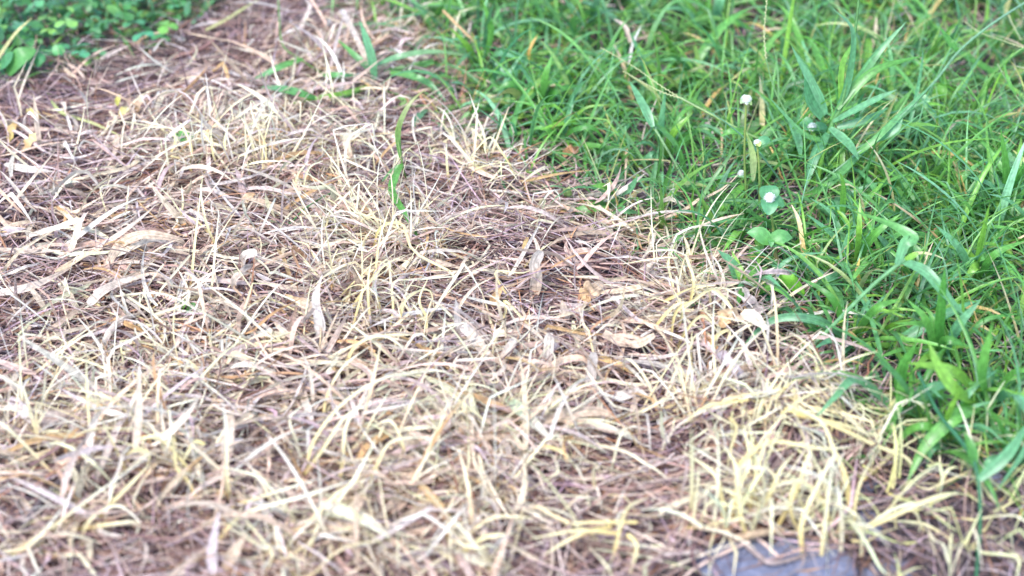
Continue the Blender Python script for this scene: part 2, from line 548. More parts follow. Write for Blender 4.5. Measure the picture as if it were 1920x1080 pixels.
# ------------------------------------------------------------------ bleached yellow-white seedlings, in small tufts
PALE_ROOT = [(0.72, 0.54, 0.27), (0.77, 0.63, 0.40), (0.78, 0.68, 0.54), (0.68, 0.48, 0.30)]
PALE_TIP = [(0.86, 0.77, 0.48), (0.86, 0.79, 0.60), (0.84, 0.78, 0.68), (0.84, 0.78, 0.48)]
PALE_MAP = [(480, 290, 200, 50, .7), (900, 310, 130, 60, .8), (720, 600, 130, 110, 1.0), (1300, 570, 70, 60, 1.0), (330, 620, 220, 70, .4), (680, 420, 260, 60, .4),
            (500, 900, 600, 170, .75), (820, 760, 200, 130, .6), (1400, 790, 150, 60, 1.0), (1250, 980, 250, 130, .4), (1180, 440, 90, 40, .6), (60, 780, 200, 130, .5), (640, 130, 90, 60, .3)]


def pale_blades(r, B, h, L, e0, bend, wd, K=11, root=None, tip=None, kinkp=0.62, up=False):
    n = len(B)
    has = rng.random(n) < kinkp
    kk = rng.uniform(0.4, 1.9, n) * has
    P, Sd = paths(B, L, h, e0, bend, K, 1.6, rng.normal(0, 0.5, n), kk, rng.normal(0, 0.9, n) * has, rng.uniform(.35, .8, n), True, rng.random(n) * 0.012 + 0.004)
    Sd = twist(P, Sd, rng.normal(0, 0.5, n), rng.normal(0, 1.0, n))
    W = wd[:, None] / 2 * PROF['thin'](np.linspace(0, 1, K))[None, :]
    c0 = pick(root or PALE_ROOT, n, [3, 3, 3, 1][:len(root or PALE_ROOT)], 0.07)
    c1 = pick(tip or PALE_TIP, n, [3, 3, 3, 1][:len(tip or PALE_TIP)], 0.05)
    r.add(P, W, Sd, rng.uniform(0.3, 0.9, n), grad(c0, c1, K, 0.7), 3)


def pale_field(ntuft, wfun, per=(3, 9), L=(0.03, 0.11), wd=(0.0012, 0.0029), up=0.62):
    r = Ribs()
    x, y, px, py = scatter(ntuft, wfun)
    cnt = rng.integers(*per, ntuft)
    i = np.repeat(np.arange(ntuft), cnt)
    n = len(i)
    bx = x[i] + rng.normal(0, 0.006, n); by = y[i] + rng.normal(0, 0.006, n)
    lean = rng.uniform(0, 2 * np.pi, ntuft)
    h = lean[i] + rng.normal(0, 0.9, n)
    e0 = rng.normal(up, 0.35, n)
    pale_blades(r, np.stack([bx, by, ground(bx, by) + 0.002], 1), h, rng.uniform(*L, n) * rng.uniform(.8, 1.15, ntuft)[i], e0, rng.uniform(-0.2, 0.9, n), rng.uniform(*wd, n))
    return r


r = pale_field(290, lambda x, y, px, py: in_dry(x, y, px, py) * np.clip(gauss(px, py, PALE_MAP), 0, 1) ** 1.3 * np.clip(0.5 + 1.3 * noise2(x, y, 53, 1.1), 0.04, 1), per=(4, 13))
x, y, px, py = scatter(60, lambda x, y, px, py: in_bare(x, y, px, py) * (px > 1600) * 1.0)
i_ = np.repeat(np.arange(60), rng.integers(1, 5, 60)); n = len(i_)
bx = x[i_] + rng.normal(0, .006, n); by = y[i_] + rng.normal(0, .006, n)
pale_blades(r, np.stack([bx, by, ground(bx, by)], 1), rng.uniform(0, 6.28, n), rng.uniform(.03, .09, n), rng.normal(.8, .35, n), rng.uniform(.2, 1.6, n), rng.uniform(.0014, .003, n),
            root=[(0.62, 0.56, 0.2), (0.7, 0.6, 0.3)], tip=[(0.66, 0.70, 0.34), (0.74, 0.72, 0.45)])
o = r.build('bleached_grass', M_PALE)
tag(o, 'yellowish white withered grass shoots scattered over the dead patch', 'withered grass', kind='stuff')

# ------------------------------------------------------------------ green grass
GR = [(0.10, 0.29, 0.06), (0.15, 0.40, 0.085), (0.06, 0.20, 0.065), (0.20, 0.44, 0.06), (0.12, 0.34, 0.15), (0.19, 0.40, 0.22), (0.28, 0.48, 0.09)]
GWT = [3, 3, 1.5, 2.5, 2.5, 1.5, .7]


def green_field(name, ntuft, per, L, wd, up, wfun, label, cat, K=9, prof='blade', bend=(0.4, 1.6), pal=GR, pw=GWT, spread=0.012, dry=0.03):
    r = Ribs()
    x, y, px, py = scatter(ntuft, wfun)
    cnt = rng.integers(*per, ntuft)
    i = np.repeat(np.arange(ntuft), cnt)
    n = len(i)
    bx = x[i] + rng.normal(0, spread, n); by = y[i] + rng.normal(0, spread, n)
    h = rng.uniform(0, 2 * np.pi, ntuft)[i] + rng.normal(0, 1.2, n)
    e0 = np.clip(rng.normal(up, 0.32, n), 0.05, 1.5)
    LL = rng.uniform(*L, n) * rng.uniform(.75, 1.2, ntuft)[i]
    kp = rng.random(n) < 0.12
    P, Sd = paths(np.stack([bx, by, ground(bx, by) - 0.002], 1), LL, h, e0, rng.uniform(*bend, n), K, 1.6, rng.normal(0, 0.35, n),
                  rng.uniform(.4, 1.4, n) * kp, rng.normal(0, .5, n) * kp, rng.uniform(.4, .7, n), True, rng.random(n) * 0.01)
    Sd = twist(P, Sd, rng.normal(0, 0.35, n), rng.normal(0, 0.8, n))
    W = rng.uniform(*wd, n)[:, None] / 2 * PROF[prof](np.linspace(0, 1, K))[None, :]
    c = pick(pal, n, pw, 0.14)
    c = 0.65 * c + 0.35 * pick(pal, ntuft, pw, 0.1)[i]
    tip = c * rng.uniform(0.85, 1.2, (n, 1))
    ht = rng.random(n) < 0.06
    tip[ht] = pick([(0.45, 0.42, 0.14), (0.55, 0.40, 0.2), (0.5, 0.5, 0.2)], ht.sum())
    yl = rng.random(n) < dry
    c[yl] = pick([(0.62, 0.42, 0.14), (0.55, 0.5, 0.18)], yl.sum()); tip[yl] = pick([(0.6, 0.38, 0.14), (0.68, 0.58, 0.4)], yl.sum())
    root = c * np.array([1.3, 1.1, 1.1])
    r.add(P, W, Sd, rng.uniform(0.15, 0.55, n), grad(root, tip, K, 0.8), 3)
    return tag(r.build(name, M_GREEN), label, cat, kind='stuff')


def g_dense(x, y, px, py):
    thin = gauss(px, py, [(1850, 200, 130, 60, 1.0), (1380, 60, 150, 50, .85), (1010, 330, 70, 35, .9), (1640, 240, 60, 35, .8), (1650, 720, 90, 50, .8), (1790, 60, 130, 40, .95), (1540, 640, 80, 60, .8), (1420, 540, 60, 50, .8), (1120, 290, 60, 30, .6), (1080, 60, 60, 40, .4)]) + 0.25 * np.clip(noise2(x, y, 61, 1.0), 0, 1)
    return in_green(x, y, px, py) * np.clip(1 - thin, 0.04, 1)


green_field('green_grass', 640, (4, 9), (0.05, 0.12), (0.003, 0.0068), 0.8, g_dense, 'lush green grass with medium blades on the right side', 'grass')
green_field('fine_grass', 900, (6, 14), (0.04, 0.12), (0.0014, 0.003), 0.95, lambda x, y, px, py: g_dense(x, y, px, py) * np.clip(0.4 + (px - 1300) / 600, 0.25, 1),
            'fine narrow green grass growing between the wider blades', 'grass', bend=(0.2, 1.4))
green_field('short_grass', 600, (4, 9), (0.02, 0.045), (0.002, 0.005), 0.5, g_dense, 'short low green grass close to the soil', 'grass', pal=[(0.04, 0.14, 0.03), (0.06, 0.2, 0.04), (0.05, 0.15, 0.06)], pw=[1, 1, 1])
green_field('broad_grass', 260, (2, 6), (0.06, 0.12), (0.007, 0.0115), 0.75, g_dense, 'broad bladed green grass standing among the finer grass', 'grass', prof='lance', pal=GR, spread=0.018, dry=0.0)


green_field('long_grass', 170, (2, 5), (0.10, 0.17), (0.0028, 0.0055), 0.95, g_dense, 'long slender green blades leaning over the shorter grass', 'grass', K=12, bend=(0.3, 1.3), spread=0.02, dry=0.04)


def g_edge(x, y, px, py):
    near = in_green(x, y, px + 60, py - 22) | in_green(x, y, px + 30, py + 10)
    return (near & ~in_green(x, y, px, py, 10)) * 0.8


green_field('edge_grass', 210, (2, 6), (0.03, 0.085), (0.0012, 0.0034), 0.6, g_edge, 'wispy green blades thinning out over the edge of the dead patch', 'grass', spread=0.01, dry=0.25)


# ------------------------------------------------------------------ clover and weeds at top left
def clover_leaves(r, cx, cy, cz, size, col):
    n = len(cx)
    tilt = rng.normal(0.1, 0.3, n); ta = rng.uniform(0, 2 * np.pi, n); rot = rng.uniform(0, 2 * np.pi, n)
    K = 7
    prof = np.interp(np.linspace(0, 1, K), [0, .2, .5, .75, .92, 1], [.12, .45, .9, 1, .75, .35])
    for j in range(3):
        a = rot + j * 2 * np.pi / 3 + rng.normal(0, 0.12, n)
        t = np.linspace(0, 1, K)[None, :]
        rr = size[:, None] * t
        X = np.cos(a)[:, None] * rr; Y = np.sin(a)[:, None] * rr
        Z = tilt[:, None] * (X * np.cos(ta)[:, None] + Y * np.sin(ta)[:, None]) - 0.25 * rr * t
        P = np.stack([cx[:, None] + X, cy[:, None] + Y, cz[:, None] + Z], -1)
        Sd = np.stack([-np.sin(a), np.cos(a), tilt * (-np.sin(a) * np.cos(ta) + np.cos(a) * np.sin(ta))], -1)[:, None, :] * np.ones((1, K, 1))
        r.add(P, size[:, None] * 0.52 * prof[None, :] * np.ones((n, 1)), Sd, np.full(n, 0.18), grad(col, col * 1.08, K), 5)


CLV = [(0.07, 0.23, 0.06), (0.10, 0.30, 0.12), (0.19, 0.38, 0.08), (0.04, 0.14, 0.05)]
r = Ribs()
n = 1300
x, y, px, py = scatter(n, lambda x, y, px, py: in_clover(x, y, px, py) * 1.0)
hh = rng.uniform(0.008, 0.055, n)
clover_leaves(r, x, y, ground(x, y) + hh, (0.005 + 0.0095 * rng.random(n) ** 1.3), pick(CLV, n, [3, 3, 2, 2], .12))
P, Sd = paths(np.stack([x + rng.normal(0, .006, n), y + rng.normal(0, .006, n), ground(x, y) - 0.003], 1), hh * 1.02, rng.uniform(0, 6.28, n), np.full(n, 1.45), np.full(n, .1), 4, clamp=False)
P[:, -1] = np.stack([x, y, ground(x, y) + hh - 0.0005], 1)
r.add(P, np.full((n, 4), 0.0006), Sd, np.zeros(n), grad(pick([(0.15, 0.25, 0.06)], n), pick([(0.12, 0.25, 0.06)], n), 4), 2)
# small oval leaves on creeping stems
n = 900
x, y, px, py = scatter(n, lambda x, y, px, py: in_clover(x, y, px, py) * 1.0)
P, Sd = paths(np.stack([x, y, ground(x, y) + rng.uniform(0.005, 0.045, n)], 1), rng.uniform(0.008, 0.032, n), rng.uniform(0, 6.28, n), rng.normal(.3, .4, n), rng.normal(.4, .3, n), 8, clamp=False)
W = (rng.uniform(0.005, 0.014, n))[:, None] / 2 * PROF['ovate'](np.linspace(0, 1, 8))[None, :]
r.add(P, W, twist(P, Sd, rng.normal(0, .3, n), rng.normal(0, .3, n)), np.full(n, .2), grad(pick(CLV, n), pick(CLV, n), 8), 5)
tag(r.build('clover_patch', M_LEAF), 'low green clover and small leaved weeds at upper left', 'clover', kind='stuff')
green_field('weedy_grass', 200, (2, 7), (0.03, 0.10), (0.0015, 0.005), 0.7, lambda x, y, px, py: in_clover(x, y, px, py) * 1.0,
            'sparse green grass blades poking out of the clover', 'grass', dry=0.15)
#HEROES

# ================================================================== INDIVIDUAL THINGS
hr = np.random.default_rng(21)
VIEW = np.array([0.0, -0.62, 0.78])


def pts3(p):
    """(px, py, millimetres above the surface) -> points in the place"""
    return np.array([at(a, b, c * 0.001) for a, b, c in p])


def up3(base, p):
    """points of an upright plant: base (px, py), then (px, py, mm further back)"""
    b = at(base[0], base[1], 0)
    out = [b]
    for a, c, dyy in p:
        dx = (a - 960) / 960 * TX; dy = -(c - 540) / 960 * TX
        D = np.array([dx, CP + dy * SP, -SP + dy * CP])
        out.append(np.array([0, 0, CAM_H]) + D * ((b[1] + dyy * 0.001) / D[1]))
    return np.array(out)


def strip_mesh(P, width, prof, c0, c1, fold=0.3, roll=0.0, roll1=None, M=3, K=20, wav=0.0, r=None):
    r = r or Ribs()
    Q = smooth(P, K)
    T = np.gradient(Q, axis=0); T /= np.linalg.norm(T, axis=1, keepdims=True)
    Sd = np.cross(VIEW[None, :], T)
    for k in range(1, K):
        if (Sd[k] * Sd[k - 1]).sum() < 0: Sd[k] *= -1
    Sd /= np.linalg.norm(Sd, axis=1, keepdims=True) + 1e-9
    Sd = twist(Q[None], Sd[None], np.array([R(roll)]), np.array([R(roll if roll1 is None else roll1)]))
    t = np.linspace(0, 1, K)
    W = width * 0.0005 * PROF[prof](t) * (1 + wav * np.sin(t * 17 + hr.uniform(0, 6)) + hr.normal(0, 0.02, K))
    U = np.cross(T, Sd[0])
    Q = Q + U * (wav * 0.4 * width * 0.001 * np.sin(t * 13 + 1.0))[:, None]
    col = grad(np.array([c0], float), np.array([c1], float), K)
    r.add(Q[None], W[None], Sd, np.array([fold if U[:, 2].mean() > 0 else -fold]), col, M)
    return r


def lone(name, cat, label, P, width, prof, c0, c1, mat, group=None, **kw):
    r = strip_mesh(P, width, prof, c0, c1, **kw)
    return tag(r.build(name, mat, origin=P[0]), label, cat, group)


TAN, WHT, GRY, ORG, MAU, CRM = (0.56, 0.42, 0.30), (0.62, 0.53, 0.45), (0.50, 0.44, 0.39), (0.55, 0.34, 0.16), (0.50, 0.41, 0.40), (0.72, 0.62, 0.44)
BRN = (0.36, 0.26, 0.22)
dry = [
    ('whitish flat dry blade running in from the left edge', [(-15, 552, 12), (60, 537, 20), (138, 500, 15)], 8, 'blade', WHT, TAN, {}),
    ('long tan dry blade arched high over the thatch with an orange underside', [(192, 520, 8), (222, 462, 24), (268, 440, 36), (330, 448, 26), (352, 462, 14)], 9, 'blade', TAN, TAN, dict(roll=15)),
    ('narrow cream dry blade curving below the arched tan blade', [(192, 490, 12), (240, 468, 22), (285, 450, 24), (330, 458, 14)], 6, 'blade', CRM, WHT, {}),
    ('cream blade folded sharply, its peak pointing up near the left side', [(128, 482, 10), (143, 440, 30), (146, 414, 38), (110, 426, 32), (55, 442, 18)], 6, 'strip', CRM, WHT, {}),
    ('stiff pale dry blade tilted up in front of the arched blades', [(166, 571, 24), (200, 542, 28), (272, 510, 16)], 8, 'strip', WHT, TAN, {}),
    ('upright pale forked dry leaf with ragged tip left of centre', [(598, 650, 8), (600, 610, 26), (592, 560, 44), (604, 515, 58)], 9, 'lance', GRY, WHT, dict(wav=.12)),
    ('tan dry leaf leaning left against the upright forked leaf', [(602, 590, 26), (575, 572, 28), (535, 552, 20)], 10, 'lance', GRY, ORG, dict(wav=.1)),
    ('short white leaf standing on edge right of the pale shoots', [(868, 640, 8), (858, 605, 26), (854, 558, 46)], 8, 'blade', WHT, GRY, dict(roll=20)),
    ('broad cream dry leaf drooping right beside the short white leaf', [(868, 610, 26), (888, 632, 26), (908, 660, 20), (928, 694, 10)], 10, 'strip', WHT, TAN, dict(wav=.08)),
    ('small tan folded strip rising toward the middle', [(932, 688, 10), (948, 664, 22), (966, 634, 28)], 8, 'strip', TAN, WHT, {}),
    ('short squared off tan stub lying flat in the middle', [(928, 626, 18), (950, 624, 20), (974, 624, 18)], 7, 'strip', WHT, TAN, {}),
    ('tall greyish dry blade standing and twisted near the picture centre', [(1003, 552, 8), (1006, 520, 24), (1002, 495, 36), (1014, 470, 48)], 11, 'strip', TAN, GRY, dict(roll=-20, roll1=30)),
    ('white upright blade standing just below the picture centre', [(1018, 705, 8), (1027, 665, 28), (1031, 624, 46)], 9, 'strip', WHT, WHT, {}),
    ('pale curled blade bent upward like a hook', [(955, 710, 12), (1005, 708, 15), (1040, 694, 24), (1050, 658, 38)], 7, 'blade', WHT, TAN, dict(roll=20)),
    ('tall whitish blunt blade standing right of the hooked blade', [(1105, 755, 8), (1108, 705, 30), (1113, 660, 50)], 9, 'strip', WHT, GRY, {}),
    ('sagging wide tan leaf strung across the straw ridge', [(1132, 624, 24), (1160, 640, 20), (1195, 645, 20), (1228, 628, 26)], 7.5, 'strip', TAN, TAN, dict(wav=.1)),
    ('tiny pointed white leaf standing right of the centre', [(1066, 600, 10), (1058, 582, 18), (1053, 563, 26)], 7, 'ovate', WHT, TAN, {}),
    ('crumpled orange tan dead leaf right of the centre', [(1092, 560, 14), (1108, 545, 24), (1128, 532, 22)], 15, 'ovate', ORG, TAN, dict(wav=.3, M=5)),
    ('crumpled beige dead leaf hanging from the thatch below the green edge', [(1206, 488, 30), (1214, 503, 22), (1232, 518, 10)], 15, 'ovate', TAN, GRY, dict(wav=.3, M=5)),
    ('small rusty star shaped leaf tip in the dark hollow', [(922, 575, 8), (930, 556, 20), (944, 535, 28)], 8, 'lance', ORG, ORG, {}),
    ('wavy whitish leaf lying over the brown combed straw', [(1142, 737, 14), (1170, 742, 22), (1198, 736, 18), (1226, 752, 14)], 8, 'lance', WHT, WHT, dict(wav=.15)),
    ('long beige crosswise blade below the centre', [(1012, 792, 16), (1070, 776, 22), (1125, 772, 22), (1165, 790, 12)], 9, 'blade', TAN, TAN, {}),
    ('broad greenish white blade slanting down right of the yellow shoots', [(948, 745, 18), (975, 768, 24), (1005, 796, 22), (1040, 830, 14)], 10, 'blade', (0.55, 0.66, 0.4), WHT, {}),
    ('creamy thick leaf at the edge of the green grass', [(1392, 585, 30), (1415, 598, 34), (1442, 620, 30)], 12, 'blade', CRM, WHT, {}),
    ('crumpled orange leaf behind the creamy thick leaf', [(1352, 612, 26), (1368, 590, 38), (1392, 600, 30)], 14, 'ovate', ORG, TAN, dict(wav=.35, M=5)),
    ('mauve grey strip sloping down from the straw mound', [(1350, 660, 24), (1368, 682, 20), (1392, 708, 12)], 9, 'strip', MAU, MAU, {}),
    ('pale broad blade standing among the bleached shoots lower left', [(424, 860, 8), (428, 820, 26), (430, 778, 38)], 9, 'strip', WHT, TAN, dict(roll=15)),
    ('long mauve blade near the bottom edge, left of the yellow shoots', [(400, 1085, 8), (398, 1030, 24), (412, 955, 44)], 8, 'blade', MAU, MAU, {}),
    ('tan pointed blade leaning right beside the long mauve blade', [(420, 1070, 8), (440, 1035, 24), (462, 1000, 34)], 9, 'lance', TAN, TAN, {}),
    ('wide glossy cream leaf curving at the bottom of the pale mass', [(596, 945, 24), (640, 955, 34), (690, 972, 34), (735, 1010, 22)], 7, 'blade', (.62, .54, .42), CRM, dict(roll=10)),
    ('pale mauve leaf slanting at the lower left edge', [(18, 748, 18), (45, 772, 26), (78, 806, 16)], 10, 'blade', MAU, WHT, {}),
    ('olive tan leaf pointing right near the lower left', [(60, 800, 14), (100, 782, 22), (140, 770, 20)], 11, 'lance', MAU, TAN, {}),
    ('tan boat shaped leaf left of the angular yellow shoots', [(276, 790, 14), (300, 778, 22), (335, 772, 18)], 8, 'lance', TAN, TAN, {}),
    ('long pale blade slanting down at the top of the dead patch', [(640, 18, 40), (668, 70, 32), (700, 145, 14)], 7, 'strip', GRY, TAN, {}),
    ('whitish flat leaf on the brown thatch at the left', [(8, 308, 14), (55, 318, 20), (105, 322, 14)], 8, 'lance', WHT, WHT, {}),
    ('mauve leaf tip poking in from the left edge', [(-15, 440, 10), (15, 434, 18), (48, 428, 22)], 9, 'lance', MAU, MAU, {}),
    ('tan looped leaf under the green runner', [(662, 305, 10), (650, 268, 28), (668, 250, 32), (712, 238, 22)], 8, 'lance', TAN, CRM, {}),
    ('oval tan leaf beside the tall thin shoots', [(455, 392, 6), (462, 372, 20), (478, 362, 22)], 9, 'ovate', CRM, ORG, dict(M=5)),
    ('curled cream leaf curving over a gap left of centre', [(455, 492, 16), (462, 478, 28), (482, 474, 30)], 9, 'strip', WHT, WHT, {}),
    ('white looped blade bent over the dark hollow', [(438, 545, 10), (440, 525, 24), (450, 515, 30), (470, 512, 24)], 7, 'blade', WHT, TAN, {}),
    ('long flat pale blade crossing over the thatch at left', [(175, 548, 18), (230, 528, 24), (290, 512, 20)], 6, 'blade', WHT, WHT, dict(roll=10)),
    ('tan dry blade arching above the lower left mound', [(560, 715, 10), (575, 760, 20), (590, 800, 14)], 7, 'blade', TAN, WHT, {}),
]
for lab, p, wd, prof, c0, c1, kw in dry:
    lone('dry_leaf', 'dry leaf', lab, pts3([(a, b, c + 5) for a, b, c in p]), wd, prof, c0, c1, M_STRAW, 'dry leaves lying on the dead grass', **kw)

# withered yellow leaves and lone coloured leaves
YEL = (0.70, 0.55, 0.16)
for lab, p, wd, prof, c0, c1, kw in [
    ('bright yellow oval leaf lying on brown thatch at upper left', [(222, 214, 10), (232, 207, 18), (240, 201, 18)], 11, 'ovate', YEL, (0.8, 0.7, 0.3), dict(M=5)),
    ('small yellow green leaf standing above the yellow oval leaf', [(219, 198, 10), (221, 188, 18), (225, 177, 24)], 7, 'ovate', (0.55, 0.6, 0.12), YEL, dict(M=5)),
    ('folded tan leaf just right of the yellow oval leaf', [(255, 212, 8), (258, 198, 20), (266, 183, 26)], 10, 'ovate', ORG, TAN, dict(M=5, wav=.2)),
    ('drooping orange leaf by the left edge', [(32, 226, 26), (22, 245, 16), (17, 268, 8)], 9, 'ovate', ORG, YEL, dict(M=5, wav=.2)),
    ('shrivelled orange cream leaf right of the drooping orange leaf', [(68, 250, 26), (56, 266, 18), (42, 285, 8)], 10, 'ovate', (0.8, 0.6, 0.3), ORG, dict(M=5, wav=.3)),
    ('faded yellow leaf at the foot of the clover', [(50, 205, 14), (66, 212, 20), (78, 222, 12)], 8, 'ovate', YEL, ORG, dict(M=5)),
]:
    lone('withered_leaf', 'leaf', lab, pts3([(a, b, c + 6) for a, b, c in p]), wd, prof, c0, c1, M_LEAF, None, **kw)
for lab, p, wd, c0, kw in [
    ('small round green leaf in a dark gap of the thatch', [(338, 578, 12), (342, 570, 18), (345, 562, 22)], 8, (0.16, 0.40, 0.06), {}),
    ('dark green leaf pair member right of the small round leaf', [(352, 586, 10), (358, 576, 15), (366, 568, 18)], 7, (0.06, 0.2, 0.04), {}),
    ('blurred green leaf behind the pale shoots at upper left', [(322, 262, 14), (345, 255, 24), (368, 260, 18)], 14, (0.12, 0.35, 0.08), {}),
    ('pale green heart shaped leaf at the right edge of the big grass', [(1716, 198, 30), (1728, 193, 36), (1744, 196, 36)], 22, (0.22, 0.45, 0.20), {}),
    ('lime green rounded leaf above the heart shaped leaf', [(1756, 182, 30), (1764, 170, 38), (1770, 158, 44)], 15, (0.15, 0.36, 0.06), {}),
    ('bright lime oval leaf low beside the broad leaved seedling', [(1458, 508, 34), (1480, 526, 30), (1508, 552, 20)], 15, (0.16, 0.42, 0.02), {}),
    ('dark round leaf low under the broad leaved seedling', [(1424, 556, 14), (1436, 550, 20), (1450, 546, 18)], 15, (0.04, 0.18, 0.07), {}),
    ('large dull green leaf at the left edge under the clover', [(12, 138, 20), (38, 108, 40), (66, 92, 44)], 24, (0.10, 0.28, 0.07), {}),
    ('narrow green leaf at the far left edge', [(-10, 132, 18), (8, 118, 34), (24, 98, 46)], 16, (0.07, 0.24, 0.09), {}),
    ('smooth oval leaf on the clover edge', [(98, 98, 34), (110, 94, 36), (122, 96, 34)], 14, (0.10, 0.34, 0.10), {}),
    ('rounded dark leaf at the clover foot', [(66, 122, 26), (74, 112, 32), (84, 104, 34)], 14, (0.07, 0.25, 0.09), {}),
]:
    lone('green_leaf', 'leaf', lab, pts3(p), wd, 'ovate', c0, np.array(c0) * 1.15, M_LEAF, None, M=5, fold=.2, **kw)

# dead leaf and grey strip in the green
lone('dead_leaf', 'dead leaf', 'grey brown curled dead leaf under the broad leaved seedling', pts3([(1392, 512, 20), (1412, 524, 26), (1446, 534, 18)]), 20, 'ovate', (0.40, 0.32, 0.32), (0.34, 0.26, 0.26), M_STRAW, M=5, wav=.2)
lone('dead_leaf', 'dead leaf', 'greyish torn strip leaning below the curled dead leaf', pts3([(1384, 540, 18), (1402, 562, 20), (1426, 590, 10)]), 11, 'strip', (0.50, 0.42, 0.38), (0.46, 0.4, 0.38), M_STRAW, wav=.15)
lone('dead_leaf', 'dead leaf', 'dark purple curled leaf at the border of the green grass', pts3([(1180, 362, 8), (1184, 346, 20), (1182, 334, 26)]), 9, 'ovate', (0.16, 0.10, 0.14), (0.2, 0.13, 0.16), M_STRAW, M=5, wav=.2)
lone('dead_leaf', 'dead leaf', 'rust brown leaf lying in the green grass near its left border', pts3([(1056, 288, 16), (1072, 282, 24), (1090, 276, 18)]), 12, 'lance', (0.45, 0.22, 0.10), (0.4, 0.2, 0.1), M_STRAW, wav=.2)


# ------------------------------------------------------------------ flowers
def globe_flower(label, base, top, rad, leaves=(), stemcol=((0.18, 0.3, 0.08), (0.34, 0.42, 0.12)), mid=None):
    P = up3(base, ([mid] if mid else []) + [(top[0], top[1] + 6, 0)])
    root = empty('globe_flower', P[0], label, 'flower', 'white globe flowers in the grass')
    r = Ribs(); r.tube(P, [0.0014, 0.0012, 0.001], stemcol); r.build('stem', M_LEAF, root)
    c = up3(base, [(top[0], top[1], 0)])[1]
    r = Ribs()
    ns = 190
    K = 5
    i = np.arange(ns) + 0.5
    ph = np.arccos(1 - 1.72 * i / ns); th = np.pi * (1 + 5 ** 0.5) * i
    dirs = np.stack([np.cos(th) * np.sin(ph), np.sin(th) * np.sin(ph), np.cos(ph)], 1)
    dirs[:, 2] += 0.25 * np.sin(ph); dirs /= np.linalg.norm(dirs, axis=1, keepdims=True)
    ln = rad * hr.uniform(0.9, 1.3, ns)
    t = np.linspace(0.6, 1, K)
    Q = c[None, None, :] + dirs[:, None, :] * (ln[:, None] * t[None, :])[..., None] * np.array([1, 1, 0.85])
    Sd = np.cross(dirs, np.array([0.1, 0.2, 1.0])); Sd = np.repeat((Sd / np.linalg.norm(Sd, axis=1, keepdims=True))[:, None, :], K, 1)
    W = np.ones((ns, 1)) * rad * 0.11 * np.array([1, 1.1, 1, .7, .08])[None, :]
    cc = np.full((ns, 3), 0.86) * hr.uniform(.93, 1.0, (ns, 1)) * np.array([1, 1, 0.98])
    r.add(Q, W, Sd, np.full(ns, .5), grad(cc * np.array([.96, .98, .9]), cc, K), 3)
    an = np.linspace(0, 2 * np.pi, 13)[:-1]; la = np.linspace(-1.5, 1.5, 8)
    VV = c + rad * .84 * np.stack([np.cos(la)[:, None] * np.cos(an), np.cos(la)[:, None] * np.sin(an), np.sin(la)[:, None] * .85 * np.ones(12)], -1).reshape(-1, 3)
    r.add_raw(VV, [(a * 12 + b, a * 12 + (b + 1) % 12, (a + 1) * 12 + (b + 1) % 12, (a + 1) * 12 + b) for a in range(7) for b in range(12)], (.86, .86, .84))
    r.build('flower_head', M_PETAL, root)
    for (a, b, dyy, wd, cl) in leaves:
        e = up3(base, [(a, b, dyy)])[1]
        q = np.array([c + (0, 0, -rad * .6), (c + e) / 2 + (0, 0, 0.0015), e])
        strip_mesh(q, wd, 'ovate', cl, np.array(cl) * 1.1, M=5, fold=.2).build('bract', M_LEAF, root)
    return root


LG = (0.10, 0.29, 0.12)
f = globe_flower('tallest white globe flower on a long thin stem, with a yellowing leaf', (1402, 412), (1399, 187), 0.0050,
                 [(1388, 194, -4, 5, (0.3, 0.45, .2)), (1409, 197, -4, 5, (0.3, 0.42, .15))], mid=(1396, 300, 0))
strip_mesh(up3((1410, 400), [(1412, 340, -3), (1410, 290, -5), (1398, 245, -2)])[1:], 8, 'lance', (0.62, 0.66, 0.3), (0.38, 0.52, 0.14), roll=15).build('leaf', M_LEAF, f)
globe_flower('white globe flower held between two leaves right of the tallest flower', (1518, 330), (1522, 238), 0.0046,
             [(1497, 226, 8, 13, LG), (1552, 240, 3, 10, LG)], mid=(1519, 290, 0))
globe_flower('lowest white globe flower, framed by a round leaf above and below', (1458, 500), (1443, 371), 0.0050,
             [(1439, 348, 12, 19, (0.09, 0.27, 0.11)), (1441, 403, -14, 17, (0.10, 0.30, 0.13)), (1470, 386, 4, 11, LG)], mid=(1450, 430, 0))
globe_flower('half open white bud beside a green leaf, below the tallest flower', (1424, 420), (1420, 268), 0.0034,
             [(1424, 275, -6, 6, (0.4, 0.5, .14)), (1444, 262, 4, 9, LG)], mid=(1424, 330, 0))
globe_flower('faint small white bud low in the grass left of the other flowers', (1396, 400), (1389, 325), 0.0034, [(1398, 333, -3, 5, LG)], mid=(1393, 360, 0))

# broad leaved seedling
P = up3((1472, 535), [(1462, 500, 0), (1450, 468, 0), (1444, 456, 0)])
sd = empty('broadleaf_seedling', P[0], 'broad leaved seedling with opposite light green leaves and a brown stem', 'seedling')
r = Ribs(); r.tube(P, [0.0022, 0.002, 0.0015], [(0.30, 0.18, 0.12), (0.34, 0.26, 0.12), (0.2, 0.4, 0.1)]); r.build('stem', M_LEAF, sd)
c = P[-1]
for (a, b, dyy, wd) in [(1400, 436, 6, 15), (1486, 446, 4, 15), (1448, 444, 8, 7), (1446, 464, -8, 7), (1450, 505, -10, 15)]:
    e = up3((1472, 535), [(a, b, dyy)])[1]
    q = np.array([c, (c + e) / 2 + (0, 0, 0.004), e]) if b < 500 else np.array([P[1], (P[1] + e) / 2 + (0, -.004, .004), e + np.array([0, -.006, 0])])
    strip_mesh(q, wd, 'lance', (0.13, 0.36, 0.08), (0.12, 0.32, 0.11), M=5, fold=.25).build('leaf', M_LEAF, sd)

